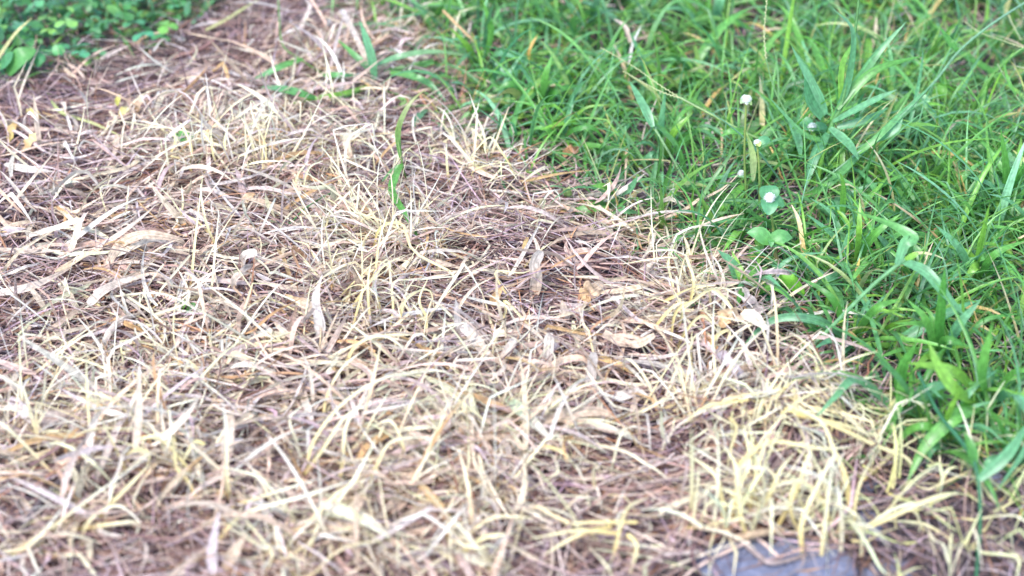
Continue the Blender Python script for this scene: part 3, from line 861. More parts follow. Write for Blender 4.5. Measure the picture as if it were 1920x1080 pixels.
# withered stalks in the green
WS = [('long straw yellow withered stalk standing right of the lowest white flower', [(1512, 515, 6), (1504, 460, 30), (1497, 415, 50), (1484, 384, 62)], 5, (0.62, 0.42, 0.10), (0.78, 0.62, 0.42)),
      ('short curved yellow withered tip in the green grass right of the long stalk', [(1616, 538, 22), (1606, 512, 34), (1612, 484, 44)], 4, (0.62, 0.42, 0.10), (0.7, 0.5, 0.14)),
      ('orange brown dry blade slanting through the upper green grass', [(830, 20, 60), (872, 62, 44), (912, 100, 26)], 3.4, (0.52, 0.32, 0.16), (0.5, 0.32, 0.18)),
      ('small curved orange stalk tip among the upper green blades', [(990, 112, 34), (994, 90, 50), (1008, 66, 64)], 4, (0.6, 0.36, 0.1), (0.66, 0.4, 0.14)),
      ('greyish white bent dry stem in the upper green grass', [(1180, 130, 30), (1184, 90, 50), (1202, 48, 70)], 4, (0.6, 0.55, 0.5), (0.6, 0.56, 0.52)),
      ('pinkish curled dry blade near the top middle', [(1182, 80, 44), (1172, 52, 58), (1152, 36, 62)], 6, (0.52, 0.38, 0.3), (0.5, 0.4, 0.34)),
      ('pale crosswise dry stem in the green grass, left of the tall culm', [(960, 172, 30), (1010, 162, 34), (1068, 158, 30)], 4, (0.66, 0.6, 0.3), (0.6, 0.5, 0.3)),
      ('tan dry stem lying on dark soil at the right edge', [(1790, 205, 8), (1850, 216, 14), (1915, 224, 10)], 6, (0.5, 0.42, 0.36), (0.56, 0.48, 0.4)),
      ('tan upright dry stalk near the top right corner', [(1632, 95, 20), (1640, 62, 36), (1643, 32, 50)], 5, (0.6, 0.46, 0.32), (0.62, 0.5, 0.36)),
      ('yellow dry blade leaning over the clover at the upper left corner', [(-8, 118, 30), (28, 66, 60), (60, 34, 78)], 4.5, (0.55, 0.50, 0.24), (0.5, 0.48, 0.22)),
      ('yellow green stalk crossing the top of the dead patch', [(385, 58, 14), (430, 34, 26), (490, -5, 34)], 4.5, (0.42, 0.40, 0.18), (0.45, 0.45, 0.2)),
      ('long olive stalk stretched over the thatch at the left', [(95, 190, 16), (120, 214, 20), (175, 232, 22), (245, 264, 12)], 4, (0.36, 0.40, 0.16), (0.5, 0.48, 0.22))]
for lab, p, wd, c0, c1 in WS:
    lone('withered_stalk', 'dry stalk', lab, pts3(p), wd, 'thin', c0, c1, M_STRAW, 'withered stalks', fold=.8)

# twigs
for lab, p, rad, c0 in [('dark rotting twig lying in the thatch at lower left', [(36, 1005, 16), (70, 950, 18), (115, 900, 18), (172, 856, 14)], [.003, .0028, .0022, .0012], (0.13, 0.10, 0.10)),
                        ('thin reddish stem running right above the dark rotting twig', [(60, 872, 22), (115, 836, 28), (180, 815, 28), (300, 812, 20)], [.0012, .0011, .0009], (0.22, 0.12, 0.12)),
                        ('reddish brown twig in the hollow at the top of the dead patch', [(326, 104, 12), (362, 98, 20), (392, 82, 26), (414, 60, 30)], [.0026, .0024, .0018], (0.34, 0.18, 0.15)),
                        ('brown twig lying across the grey slab at the bottom', [(1380, 1005, 14), (1420, 1040, 16), (1450, 1056, 16), (1510, 1042, 10)], [.0022, .002, .0014], (0.36, 0.27, 0.24)),
                        ('thick tan stem bundle lying above the grey slab', [(1380, 1010, 16), (1420, 1000, 24), (1468, 994, 18)], [.0026, .003, .0018], (0.46, 0.32, 0.2))]:
    P = pts3(p); r = Ribs(); r.tube(P, rad, c0)
    tag(r.build('twig', M_THATCH, origin=P[0]), lab, 'twig')


# ------------------------------------------------------------------ tall grasses with stems, blades, spikes
def grass_plant(name, cat, label, stems, blades, spikes=(), group=None):
    root = empty(name, stems[0][0][0] if len(stems) else blades[0][0][0], label, cat, group)
    for P, rad, c in stems:
        r = Ribs(); r.tube(P, rad, c); r.build('stem', M_GREEN, root)
    for P, wd, c0, c1, kw in blades:
        kw = dict(kw); prof = kw.pop('prof', 'blade')
        strip_mesh(P, wd, prof, c0, c1, **kw).build('blade', M_GREEN, root)
    for P, sz in spikes:
        r = Ribs(); r.tube(P, 0.0005, (0.5, 0.52, 0.26), 4)
        n = 34; Q = smooth(P, n); T = np.gradient(Q, axis=0); T /= np.linalg.norm(T, axis=1, keepdims=True)
        sgn = np.where(np.arange(n) % 2, 1, -1)
        sd_ = np.cross(VIEW, T) * sgn[:, None]
        D = T * 0.85 + sd_ * 0.35
        t = np.linspace(0, 1, 4)[None, :, None]
        PP = Q[:, None, :] + sd_[:, None, :] * 0.0004 + D[:, None, :] * t * sz
        W = np.ones((n, 1)) * sz * 0.2 * np.array([.5, 1, .8, .1])[None, :]
        r.add(PP, W, np.repeat(np.cross(D, T)[:, None, :] + 0.01, 4, 1) + sd_[:, None, :] * .5, np.full(n, .3), grad(pick([(0.42, 0.48, 0.22), (0.36, 0.42, 0.2), (0.45, 0.38, 0.22)], n), pick([(0.55, 0.56, 0.34)], n), 4), 3)
        r.build('seed_spike', M_PALE, root)
    return root


G1, G2, G3, GC, GL = (0.09, 0.28, 0.05), (0.14, 0.37, 0.07), (0.05, 0.18, 0.06), (0.15, 0.37, 0.17), (0.22, 0.44, 0.06)
p3 = pts3
grass_plant('grass_runner', 'grass runner', 'green grass runner creeping left over the dead patch with broad blades',
            [(p3([(900, 204, 4), (810, 192, 12), (735, 174, 16), (692, 160, 14), (650, 156, 16), (606, 138, 22), (562, 110, 30), (531, 86, 38), (524, 40, 52), (521, -20, 62)]), .0011, (0.16, 0.30, 0.07))],
            [(p3([(703, 152, 18), (697, 110, 44), (686, 72, 66), (674, 38, 84)]), 10.5, GC, GC, {}),
             (p3([(702, 140, 16), (672, 110, 34), (630, 72, 46)]), 8, GC, G2, {}),
             (p3([(704, 122, 30), (750, 106, 44), (815, 97, 44), (900, 108, 24)]), 7.5, GC, (0.3, 0.45, .2), {}),
             (p3([(732, 136, 26), (775, 144, 34), (808, 160, 28), (838, 192, 14)]), 8.5, G2, GC, {}),
             (p3([(568, 111, 30), (530, 124, 34), (500, 138, 28), (466, 154, 14)]), 8.5, G2, GC, {}),
             (p3([(606, 141, 24), (635, 141, 30), (674, 142, 24)]), 7, G2, GC, {}),
             (p3([(690, 161, 18), (650, 174, 24), (595, 184, 26), (530, 198, 16)]), 6, GL, GL, {}),
             (p3([(688, 164, 16), (650, 178, 18), (612, 190, 12)]), 9, G1, G1, {}),
             (p3([(592, 184, 26), (560, 174, 36), (520, 166, 32), (488, 163, 22)]), 10, G1, GC, {}),
             (p3([(772, 122, 26), (812, 116, 30), (720, 134, 20)][::-1]), 7, G2, G2, {})])
grass_plant('grass_runner', 'grass runner', 'thin green runner lying below the broad bladed runner',
            [(p3([(735, 202, 12), (790, 198, 18), (860, 200, 18), (930, 196, 14)]), .0010, (0.2, 0.34, 0.1))],
            [(p3([(750, 200, 14), (760, 186, 20), (738, 182, 20)]), 8, GL, G1, {}), (p3([(800, 205, 18), (780, 225, 24), (772, 245, 10)]), 8, GC, GC, {}),
             (p3([(880, 210, 22), (862, 232, 12), (918, 248, 8)][:2] + [(918, 248, 8)]), 7, G2, G2, {})])
grass_plant('grass_shoot', 'grass shoot', 'lone green shoot in the middle of the dead patch, one blade up and one down',
            [(p3([(768, 352, 2), (760, 330, 20), (754, 306, 40), (746, 262, 62)]), .0011, (0.22, 0.36, 0.1))],
            [(p3([(754, 308, 40), (740, 335, 46), (736, 362, 42), (762, 405, 30), (794, 465, 6)]), 8, G2, G1, {}),
             (p3([(752, 300, 42), (746, 258, 62), (752, 226, 80), (772, 190, 96), (800, 166, 104)]), 6, G1, (0.36, 0.34, 0.14), {}),
             (p3([(754, 308, 40), (735, 320, 34), (712, 345, 14)]), 4, G2, GC, {}),
             (p3([(748, 262, 50), (722, 285, 40), (694, 322, 12)]), 3, ORG, ORG, {})])
grass_plant('grass_shoot', 'grass blade', 'fine wiry green stem arching over the pale shoots', [(p3([(655, 355, 10), (620, 362, 26), (570, 392, 30), (540, 420, 16), (500, 412, 10)]), .0007, (0.12, 0.3, 0.1))],
            [(p3([(655, 355, 10), (640, 330, 20), (628, 318, 14)]), 3, G2, G2, {})])
grass_plant('grass_tuft', 'grass tuft', 'low green tuft whose flat blade reaches left over the straw',
            [], [(p3([(1152, 372, 16), (1120, 388, 20), (1085, 396, 16), (1052, 394, 10)]), 11, G2, G2, {}), (p3([(1150, 370, 10), (1135, 352, 36), (1108, 348, 44)]), 9, GL, G2, {}),
                 (p3([(1155, 372, 10), (1180, 356, 40), (1196, 330, 60)]), 9, GC, GC, {}), (p3([(1150, 374, 8), (1165, 392, 26), (1200, 400, 16)]), 9, G1, GC, {})])
# seed stalks
grass_plant('seed_stalk', 'seed stalk', 'long seed stalk arching from upper left down to the tallest flower',
            [(p3([(1470, 300, 30), (1445, 272, 50), (1400, 250, 66), (1340, 218, 80), (1276, 184, 92)]), .0013, (0.30, 0.44, 0.16))],
            [(p3([(1400, 249, 66), (1372, 246, 72), (1350, 256, 66)]), 7, G2, G2, {})],
            [(p3([(1276, 184, 92), (1235, 158, 98), (1190, 126, 100), (1128, 90, 98)]), .0020), (p3([(1276, 184, 92), (1240, 172, 94), (1205, 154, 94), (1170, 134, 90)]), .0020)])
grass_plant('seed_stalk', 'seed stalk', 'tall thin seed stalk rising to the top edge above the tallest flower',
            [(p3([(1506, 300, 20), (1480, 225, 60), (1452, 168, 90), (1436, 110, 120)]), .0009, (0.22, 0.40, 0.16))],
            [(p3([(1482, 228, 58), (1496, 262, 56), (1502, 300, 40)]), 9, GC, GC, {})], [(p3([(1436, 110, 120), (1433, 60, 140), (1438, 0, 160), (1440, -20, 166)]), .0024)])
grass_plant('seed_stalk', 'seed stalk', 'two branched seed stalk spread across the top right corner',
            [(p3([(1960, 250, 40), (1905, 180, 70), (1870, 120, 90)]), .0008, (0.3, 0.42, 0.2))], [(p3([(1905, 180, 70), (1890, 150, 86), (1880, 110, 96)]), 4, G2, G2, {})],
            [(p3([(1925, 92, 100), (1880, 76, 100), (1840, 62, 98), (1808, 40, 96)]), .0026), (p3([(1915, 75, 100), (1900, 48, 106), (1888, 20, 110)]), .0026)])
grass_plant('seed_stalk', 'seed stalk', 'curved seed stalk leaning in from the upper green grass, with one drooping broad blade',
            [(p3([(1300, 372, 8), (1268, 310, 40), (1240, 262, 66), (1222, 232, 80)]), .0014, (0.28, 0.44, 0.2))],
            [(p3([(1224, 238, 80), (1212, 210, 90), (1196, 180, 98), (1180, 152, 104)]), 9, GC, GC, {}), (p3([(1226, 240, 78), (1205, 200, 70), (1170, 185, 40)]), 5, G2, G2, {})])
# long diagonal culms
grass_plant('grass_culm', 'grass stem', 'long straight grass stem slanting from the green middle up to the top right corner',
            [(p3([(1498, 376, 10), (1560, 325, 34), (1640, 262, 62), (1700, 208, 84), (1755, 150, 104), (1800, 94, 122), (1860, 45, 134), (1930, 0, 142)]), .0014, (0.24, 0.44, 0.24))],
            [(p3([(1596, 296, 46), (1640, 262, 64), (1690, 214, 82), (1750, 156, 104)]), 7, G2, GC, {}), (p3([(1500, 374, 12), (1560, 340, 40), (1640, 262, 50), (1700, 250, 50)]), 8, G2, GC, {}),
             (p3([(1690, 216, 80), (1670, 250, 66), (1600, 280, 46)]), 8, GC, GC, {}), (p3([(1796, 96, 120), (1780, 78, 128), (1762, 50, 132)]), 8, G1, G1, {})])
grass_plant('grass_culm', 'grass stem', 'thick pale green stem slanting up right, forking into two long bent blades',
            [(p3([(1500, 672, 4), (1560, 612, 34), (1640, 532, 74), (1697, 486, 96)]), .0019, (0.22, 0.46, 0.20))],
            [(p3([(1692, 490, 94), (1735, 510, 96), (1772, 552, 84), (1812, 596, 62)]), 10, GC, GC, {}),
             (p3([(1682, 496, 92), (1696, 458, 108), (1712, 446, 112), (1672, 422, 116), (1596, 394, 108)]), 10, GC, G2, {}),
             (p3([(1697, 486, 96), (1715, 478, 102), (1722, 474, 104)]), 5, GL, GL, {})])
# the big grass with blades radiating
b0 = (1520, 345)
grass_plant('large_grass', 'grass plant', 'largest grass plant in the green, its broad blades fanning up from one leaning stem',
            [(up3(b0, [(1540, 290, 0), (1562, 228, 4), (1580, 190, 8), (1603, 60, 20), (1612, -20, 28)]), [.0022, .0022, .0018, .001], (0.16, 0.36, 0.12))],
            [(up3(b0, [(1565, 220, 6), (1590, 150, 10), (1598, 60, 10), (1562, 16, 10)])[1:], 8, GC, GC, dict(roll=20)),
             (up3(b0, [(1548, 215, 4), (1525, 165, 6), (1484, 86, 14)])[1:], 11, GC, GC, {}),
             (up3(b0, [(1540, 222, 0), (1518, 190, -10), (1508, 145, -16)])[1:], 13, GC, LG, {}),
             (up3(b0, [(1560, 225, 4), (1600, 168, 14), (1650, 128, 24), (1732, 104, 34)])[1:], 10, G2, G1, {}),
             (up3(b0, [(1570, 205, 4), (1610, 150, 20), (1650, 95, 40), (1700, 40, 50)])[1:], 9, G1, GC, {}),
             (up3(b0, [(1570, 240, 0), (1625, 225, 0), (1665, 202, 10)])[1:], 9, GC, LG, {}),
             (up3(b0, [(1556, 240, -4), (1590, 270, -25), (1610, 300, -50)])[1:], 10, GC, GC, {}),
             (up3(b0, [(1548, 265, -4), (1505, 250, -16), (1440, 180, -20)])[1:], 6, G2, GC, {}),
             (up3(b0, [(1575, 190, 8), (1580, 120, 16), (1608, 70, 20)])[1:], 6, GL, G2, {}),
             (up3(b0, [(1552, 250, 0), (1525, 300, -24), (1512, 350, -40)])[1:], 11, LG, GC, {}),
             (up3(b0, [(1562, 228, 0), (1635, 190, -10), (1682, 168, -14)])[1:], 7, GC, GC, {})])

# foreground plants on the right
fg = [
    ('broad bladed plant at the lower right, one blade hanging left over the bleached shoots', (1700, 780),
     [[(1640, 735, 20), (1600, 712, 40), (1565, 745, 46), (1528, 784, 40)], [(1690, 700, 50), (1720, 640, 86)], [(1690, 720, 44), (1682, 770, 30), (1648, 830, 8)], [(1745, 730, 46), (1800, 720, 60)]], 9),
    ('large plant at the right edge with long blades drooping over dark soil', (1850, 760),
     [[(1810, 770, 44), (1740, 830, 30), (1700, 905, 12)], [(1790, 700, 60), (1700, 680, 70)], [(1900, 740, 60), (1935, 810, 56), (1870, 920, 30)], [(1840, 700, 70), (1862, 600, 120)],
      [(1800, 740, 60), (1760, 690, 84), (1740, 640, 96)]], 11),
    ('upright sheaf of bright blades left of the long right edge plant', (1760, 690), [[(1764, 600, 60), (1772, 500, 110)], [(1740, 610, 60), (1700, 560, 84)], [(1790, 620, 60), (1840, 560, 90)], [(1770, 640, 50), (1820, 650, 50)]], 9),
    ('wide bladed tuft in the middle of the right side', (1830, 540), [[(1840, 460, 60), (1856, 380, 110)], [(1800, 470, 50), (1752, 420, 74)], [(1862, 480, 60), (1925, 450, 70)], [(1830, 500, 46), (1800, 540, 30)]], 9),
    ('dark upright tuft at the right edge under the long slanting stem', (1890, 400), [[(1888, 320, 60), (1876, 240, 110)], [(1860, 350, 50), (1812, 330, 60)], [(1905, 340, 50), (1935, 290, 80)]], 9),
    ('tuft with one lime blade pointing up left of the white flowers', (1245, 300), [[(1240, 240, 50), (1248, 170, 90)], [(1080, 270, 20), (1075, 262, 20)][:1] + [(1205, 285, 30)], [(1262, 250, 50), (1300, 210, 70)], [(1225, 290, 30), (1195, 310, 14)]], 8),
    ('sharp lime blade and two arching blades above the small tuft at the green border', (1055, 275), [[(1062, 225, 40), (1078, 168, 74)], [(1075, 245, 40), (1110, 240, 46), (1135, 262, 30)], [(1040, 250, 30), (1005, 240, 34), (985, 262, 14)]], 6),
    ('blue green broad tuft near the top middle', (900, 130), [[(920, 60, 60), (905, 0, 100)], [(880, 90, 40), (842, 50, 70)], [(940, 100, 50), (985, 118, 40), (925, 150, 20)]], 9),
    ('tuft with a pale broad leaf pointing left, beside the dead patch top', (1010, 210), [[(965, 160, 40), (925, 172, 34)], [(1020, 150, 60), (1036, 100, 90)], [(980, 130, 50), (930, 148, 44)], [(1045, 170, 44), (1095, 160, 40)]], 9),
    ('spreading tuft at the top edge, right of the middle', (1330, 60), [[(1300, 20, 50), (1270, -15, 80)], [(1350, 10, 60), (1365, -30, 80)], [(1370, 40, 40), (1420, 60, 20)]], 10),
    ('arching blades in front of the dark soil in the top right', (1760, 90), [[(1740, 40, 50), (1700, 20, 70)], [(1800, 40, 60), (1790, -10, 100)], [(1800, 100, 40), (1870, 140, 30), (1905, 150, 20)]], 10),
    ('tuft right of the broad leaved seedling with crossing narrow blades', (1600, 500), [[(1560, 440, 40), (1510, 400, 64)], [(1640, 440, 54), (1690, 400, 74)], [(1610, 440, 60), (1612, 370, 90)], [(1560, 520, 30), (1515, 540, 14)]], 7),
    ('dark arching blades reaching left across the litter under the seedling', (1600, 640), [[(1530, 600, 40), (1450, 600, 34), (1390, 650, 14)], [(1560, 560, 44), (1500, 520, 50)], [(1640, 580, 60), (1690, 560, 66)], [(1580, 660, 24), (1540, 690, 10)]], 7),
    ('low green tuft spilling onto dark soil at the lower right', (1770, 835), [[(1740, 800, 40), (1700, 810, 30), (1670, 850, 6)], [(1780, 780, 50), (1800, 730, 80)], [(1750, 840, 26), (1735, 880, 6)]], 7),
    ('narrow bladed tuft under the drooping blades at the right edge', (1890, 870), [[(1880, 810, 50), (1850, 760, 80)], [(1915, 830, 40), (1940, 800, 60)], [(1860, 860, 30), (1830, 900, 10)]], 6),
    ('broad dark blade standing at the left edge of the green grass', (1400, 560), [[(1392, 520, 26), (1372, 470, 44)], [(1375, 500, 34), (1345, 468, 50)], [(1410, 520, 30), (1440, 500, 30)]], 10),
]
gp = [GC, G2, G1, GL, G2, GC]
for q, (lab, base, bl, wd) in enumerate(fg):
    B0 = pts3([(base[0], base[1], 0)])[0]
    bls = []
    for j, b in enumerate(bl):
        P = np.vstack([B0 + hr.normal(0, .003, 3) * (1, 1, 0), pts3(b)])
        c = np.array(gp[(q + j * 2) % 6])
        bls.append((P, wd * hr.uniform(.8, 1.15), c, c * 1.05, dict(prof='lance' if j % 2 else 'blade', roll=hr.uniform(-15, 15))))
    for j in range(9):
        a = hr.uniform(0, 6.28); L_ = hr.uniform(.04, .09); e = hr.uniform(.6, 1.3)
        mid_ = B0 + np.array([math.cos(a) * math.cos(e), math.sin(a) * math.cos(e), math.sin(e)]) * L_ * .6
        tip = B0 + np.array([math.cos(a) * math.cos(e * .75), math.sin(a) * math.cos(e * .75), math.sin(e * .75)]) * L_ + (0, 0, -L_ * .1)
        c = np.array(gp[hr.integers(0, 6)])
        bls.append((np.array([B0, mid_, tip]), wd * hr.uniform(.3, .75), c, c * 1.1, dict(K=12)))
    grass_plant('grass_tuft', 'grass tuft', lab, [], bls)
# front stem
grass_plant('grass_culm', 'grass stem', 'dark green stem trailing down to the bottom right corner with a knot halfway',
            [(p3([(1722, 700, 60), (1760, 775, 56), (1800, 825, 50), (1828, 870, 46), (1838, 960, 30), (1830, 1090, 10)]), [.0014, .0015, .0022, .0013, .0012], (0.06, 0.22, 0.10))],
            [(p3([(1828, 870, 46), (1820, 838, 56), (1808, 810, 62)]), 8, G1, G1, {}), (p3([(1835, 900, 44), (1890, 850, 60), (1930, 790, 70)]), 9, GC, GC, {})])


# ------------------------------------------------------------------ clover sprigs at the front of the clover
for lab, (cx, cy), sz, hgt, col in [
    ('front clover sprig with three round leaflets over brown thatch', (152, 98), .013, 34, (0.09, 0.33, 0.14)),
    ('lime clover leaf just below the front sprig', (168, 112), .012, 22, (0.22, 0.46, 0.08)),
    ('round leafleted clover sprig by the top of the dead patch', (268, 64), .013, 36, (0.09, 0.33, 0.15)),
    ('light green clover sprig right of the round leafleted sprig', (312, 48), .013, 36, (0.18, 0.42, 0.08)),
    ('clover sprig hanging low between the other two', (300, 68), .011, 26, (0.10, 0.34, 0.10)),
]:
    c = at(cx, cy, hgt * .001)
    g = np.array([c[0], c[1] + .004, float(ground(c[0], c[1] + .004))])
    root = empty('clover_sprig', g, lab, 'clover', 'clover sprigs at the front edge')
    st = rng; rng = hr
    r = Ribs(); clover_leaves(r, np.array([c[0]]), np.array([c[1]]), np.array([c[2]]), np.array([sz]), np.array([col])); r.build('leaflet', M_LEAF, root)
    rng = st
    r = Ribs(); r.tube(np.array([g, (g + c) / 2 + (.002, 0, 0), c - (0, 0, .0006)]), .0006, (0.2, 0.34, 0.1)); r.build('stem', M_LEAF, root)

# ------------------------------------------------------------------ bleached tufts one can tell apart
YR_, YT_ = [(0.74, 0.60, 0.26), (0.78, 0.70, 0.42)], [(0.84, 0.78, 0.48), (0.84, 0.81, 0.64), (0.80, 0.80, 0.56)]
tufts = [
    ('tall thin bleached tuft at the upper left of the dead patch', (415, 350), 9, 1.25, .06, .0019),
    ('bleached tuft in front of the blurred green leaf', (330, 335), 8, 1.2, .06, .002),
    ('upright cream shoots right of the tall thin tuft', (492, 340), 9, 1.25, .065, .002),
    ('stooping white shoots farthest left of the bleached tufts', (220, 412), 8, 1.1, .05, .002),
    ('slender shoots standing left of the lone bent green blade', (575, 420), 8, 1.2, .06, .002),
    ('kinked cream shoots beside the dark gap near the green border', (840, 300), 9, 1.0, .06, .0021),
    ('leggy zigzag shoots nearest to the green border', (925, 310), 10, 1.0, .06, .0021),
    ('fine pale shoots fanned below the green border', (960, 420), 12, .7, .06, .0018),
    ('small upright yellow tuft right at the green border', (1165, 420), 9, 1.2, .05, .0018),
    ('short upright shoots in front of the crumpled beige leaf', (1120, 450), 8, 1.0, .04, .0018),
    ('dense yellow tuft left of centre, tallest of the middle tufts', (710, 600), 16, 1.15, .075, .0022),
    ('yellow tuft leaning left in front of the tallest middle tuft', (660, 640), 14, 1.0, .075, .0022),
    ('yellow tuft right behind the short white leaf', (790, 640), 12, 1.1, .065, .0022),
    ('shaggy cream tuft on the mound by the green grass', (1290, 600), 18, 1.0, .06, .0022),
    ('cream tuft hanging over the front of that mound', (1330, 660), 14, .9, .06, .0022),
    ('star shaped spread of cream shoots left of the forked leaf', (290, 620), 12, .5, .065, .0022),
    ('star shaped spread of white shoots below the round green leaf', (430, 660), 14, .5, .065, .0022),
    ('drooping yellow shoots below the centre left', (760, 720), 16, .8, .085, .0026),
    ('bundle of long yellow shoots swept left, lower middle', (700, 860), 18, .9, .09, .0028),
    ('angular yellow shoots at lower left', (330, 880), 14, .8, .08, .0027),
    ('radiating cream shoots at the bottom, left of the glossy leaf', (560, 1010), 18, .7, .085, .003),
    ('yellow shoots in the bottom left corner', (70, 1050), 14, .7, .085, .003),
    ('loose yellow shoots at the bottom middle', (890, 1060), 14, .7, .085, .003),
    ('flat cream shoots spread right of the bottom middle', (1150, 1040), 10, .4, .08, .003),
    ('tallest yellow tuft at lower right, arching over the slab', (1355, 1000), 12, 1.35, .10, .0032),
    ('yellow tuft standing left of the grey slab', (1390, 960), 12, 1.3, .09, .003),
    ('leaning yellow tuft behind the grey slab', (1470, 985), 14, 1.3, .09, .003),
    ('thick yellow tuft rising right of the grey slab', (1560, 1030), 14, 1.35, .10, .0034),
    ('yellow green tuft curving right over the dark soil', (1600, 1010), 14, 1.1, .09, .003),
    ('matted yellow tuft capping the lower right mound', (1440, 800), 26, .7, .075, .0026),
    ('matted pale tuft draped on the right side of that mound', (1540, 810), 26, .6, .075, .0024),
    ('bristly yellow tuft left on that mound', (1370, 850), 18, .9, .08, .0028),
    ('thin yellowish tuft between green grass and dark soil', (1620, 820), 16, .6, .07, .002),
    ('sparse yellow green shoots near the bottom right corner', (1780, 1030), 10, 1.1, .08, .0026),
    ('yellow green shoots at the right edge on dark soil', (1880, 960), 10, 1.1, .08, .0026),
    ('bleached wisps around the tan looped leaf', (640, 330), 9, .9, .055, .0018),
    ('small bleached tuft at the foot of the green runner', (560, 230), 8, 1.1, .055, .002),
]
st = rng; rng = hr
for lab, (cx, cy), n, e, L_, wd in tufts:
    n = int(n * (.8 if cx > 1340 else .9))
    B0 = at(cx, cy, 0)
    r = Ribs()
    bx = B0[0] + rng.normal(0, .012, n); by = B0[1] + rng.normal(0, .008, n)
    sw = 0 if 'left' not in lab else 0
    h0 = {'swept left': 2.8}.get('swept left' if 'swept left' in lab else '', None)
    h = rng.uniform(0, 6.28, n) if h0 is None else rng.normal(0.7, .5, n)
    pale_blades(r, np.stack([bx, by, ground(bx, by) + .002], 1), h, rng.uniform(.6, 1.15, n) * L_, np.clip(rng.normal(e, .25, n), .1, 1.5), rng.uniform(.0, 1.5, n) * (1.0 if e > .9 else .5),
                rng.uniform(.8, 1.2, n) * wd * (.82 if cx > 1340 else 1), K=14, root=YR_ if cx > 1340 else None, tip=YT_ if cx > 1340 else None)
    tag(r.build('bleached_tuft', M_PALE, origin=B0), lab, 'withered tuft', 'bleached grass tufts on the dead patch')
rng = st


# ------------------------------------------------------------------ clumps of long bleached shoots, shoot by shoot
def clump(label, shoots, wd, root=(0.76, 0.60, 0.24), tip=(0.86, 0.79, 0.50)):
    P0 = pts3([shoots[0][0]])[0]
    o = empty('shoot_clump', P0, label, 'withered clump', 'clumps of long bleached shoots')
    for sh in shoots:
        P = pts3(sh)
        P[0] += hr.normal(0, .006, 3) * (1, 1, 0)
        P[1:] += hr.normal(0, .0022, P[1:].shape)
        a, b = np.array(root) * hr.uniform(.85, 1.08), np.array(tip) * hr.uniform(.88, 1.05)
        strip_mesh(P, wd * hr.uniform(.75, 1.15), 'thin', a, b, fold=.8, roll=hr.uniform(-40, 40), K=18).build('shoot', M_PALE, o)


clump('largest clump of long yellow shoots, hanging over soil and slab at lower right', [
    [(1590, 1022, 0), (1592, 900, 46), (1575, 840, 62), (1530, 792, 66), (1475, 764, 60)],
    [(1356, 1002, 0), (1352, 935, 30), (1335, 880, 50), (1285, 850, 46)],
    [(1386, 1042, 0), (1390, 965, 34), (1373, 880, 62), (1350, 822, 70)],
    [(1408, 992, 0), (1420, 925, 34), (1436, 850, 60), (1448, 792, 74)],
    [(1470, 998, 0), (1490, 925, 34), (1518, 862, 54), (1532, 822, 60)],
    [(1512, 1064, 0), (1515, 985, 34), (1532, 900, 60), (1562, 850, 66)],
    [(1541, 1034, 0), (1552, 960, 34), (1547, 895, 56), (1520, 860, 58)],
    [(1598, 1012, 6), (1660, 962, 34), (1748, 940, 40), (1798, 930, 36)],
    [(1400, 763, 60), (1340, 768, 56), (1310, 778, 48), (1284, 796, 30)],
    [(1460, 762, 62), (1560, 792, 58), (1640, 832, 40), (1700, 862, 26), (1712, 892, 6)],
    [(1500, 768, 60), (1590, 798, 50), (1668, 832, 30)],
    [(1356, 862, 50), (1440, 832, 62), (1530, 828, 62), (1594, 846, 46)],
    [(1545, 1000, 4), (1540, 940, 30), (1500, 905, 46), (1440, 912, 40)],
    [(1366, 985, 2), (1382, 930, 26), (1400, 870, 50), (1396, 800, 70)],
    [(1590, 1020, 0), (1600, 950, 30), (1622, 890, 46), (1652, 850, 44)],
    [(1420, 1000, 0), (1445, 930, 34), (1462, 880, 50), (1500, 850, 54)],
    [(1500, 1030, 0), (1482, 960, 34), (1490, 900, 54), (1530, 872, 54)],
    [(1360, 770, 50), (1372, 800, 54), (1362, 850, 40), (1356, 905, 14)],
], 3.4)
clump('tall cream clump left of the centre, one long shoot bending right over the hollow', [
    [(700, 470, 10), (712, 418, 40), (752, 412, 52), (778, 465, 44), (842, 508, 32), (848, 540, 22), (826, 568, 10)],
    [(690, 560, 4), (700, 500, 30), (716, 440, 52), (728, 385, 66)],
    [(665, 640, 2), (672, 580, 28), (690, 530, 46), (740, 505, 50)],
    [(700, 640, 2), (696, 585, 26), (690, 530, 50), (700, 480, 62)],
    [(660, 600, 8), (690, 540, 34), (722, 500, 48), (758, 478, 50)],
    [(640, 560, 8), (670, 520, 32), (716, 498, 40), (760, 540, 20)],
    [(730, 640, 2), (738, 590, 26), (744, 540, 44), (770, 520, 48)],
    [(760, 645, 2), (750, 600, 24), (758, 560, 40), (800, 545, 34), (812, 590, 14)],
    [(796, 645, 2), (798, 600, 24), (790, 560, 40), (800, 530, 50)],
    [(716, 600, 6), (700, 560, 28), (670, 540, 36), (640, 552, 26)],
], 2.6)
clump('square kinked cream shoots beside the tall greyish blade', [
    [(964, 568, 6), (947, 546, 20), (944, 512, 36), (975, 508, 36), (1008, 505, 32)],
    [(930, 622, 6), (938, 592, 22), (948, 570, 32), (980, 595, 26), (1011, 624, 8)],
    [(992, 500, 6), (1006, 478, 20), (1040, 455, 34)],
], 2.6)
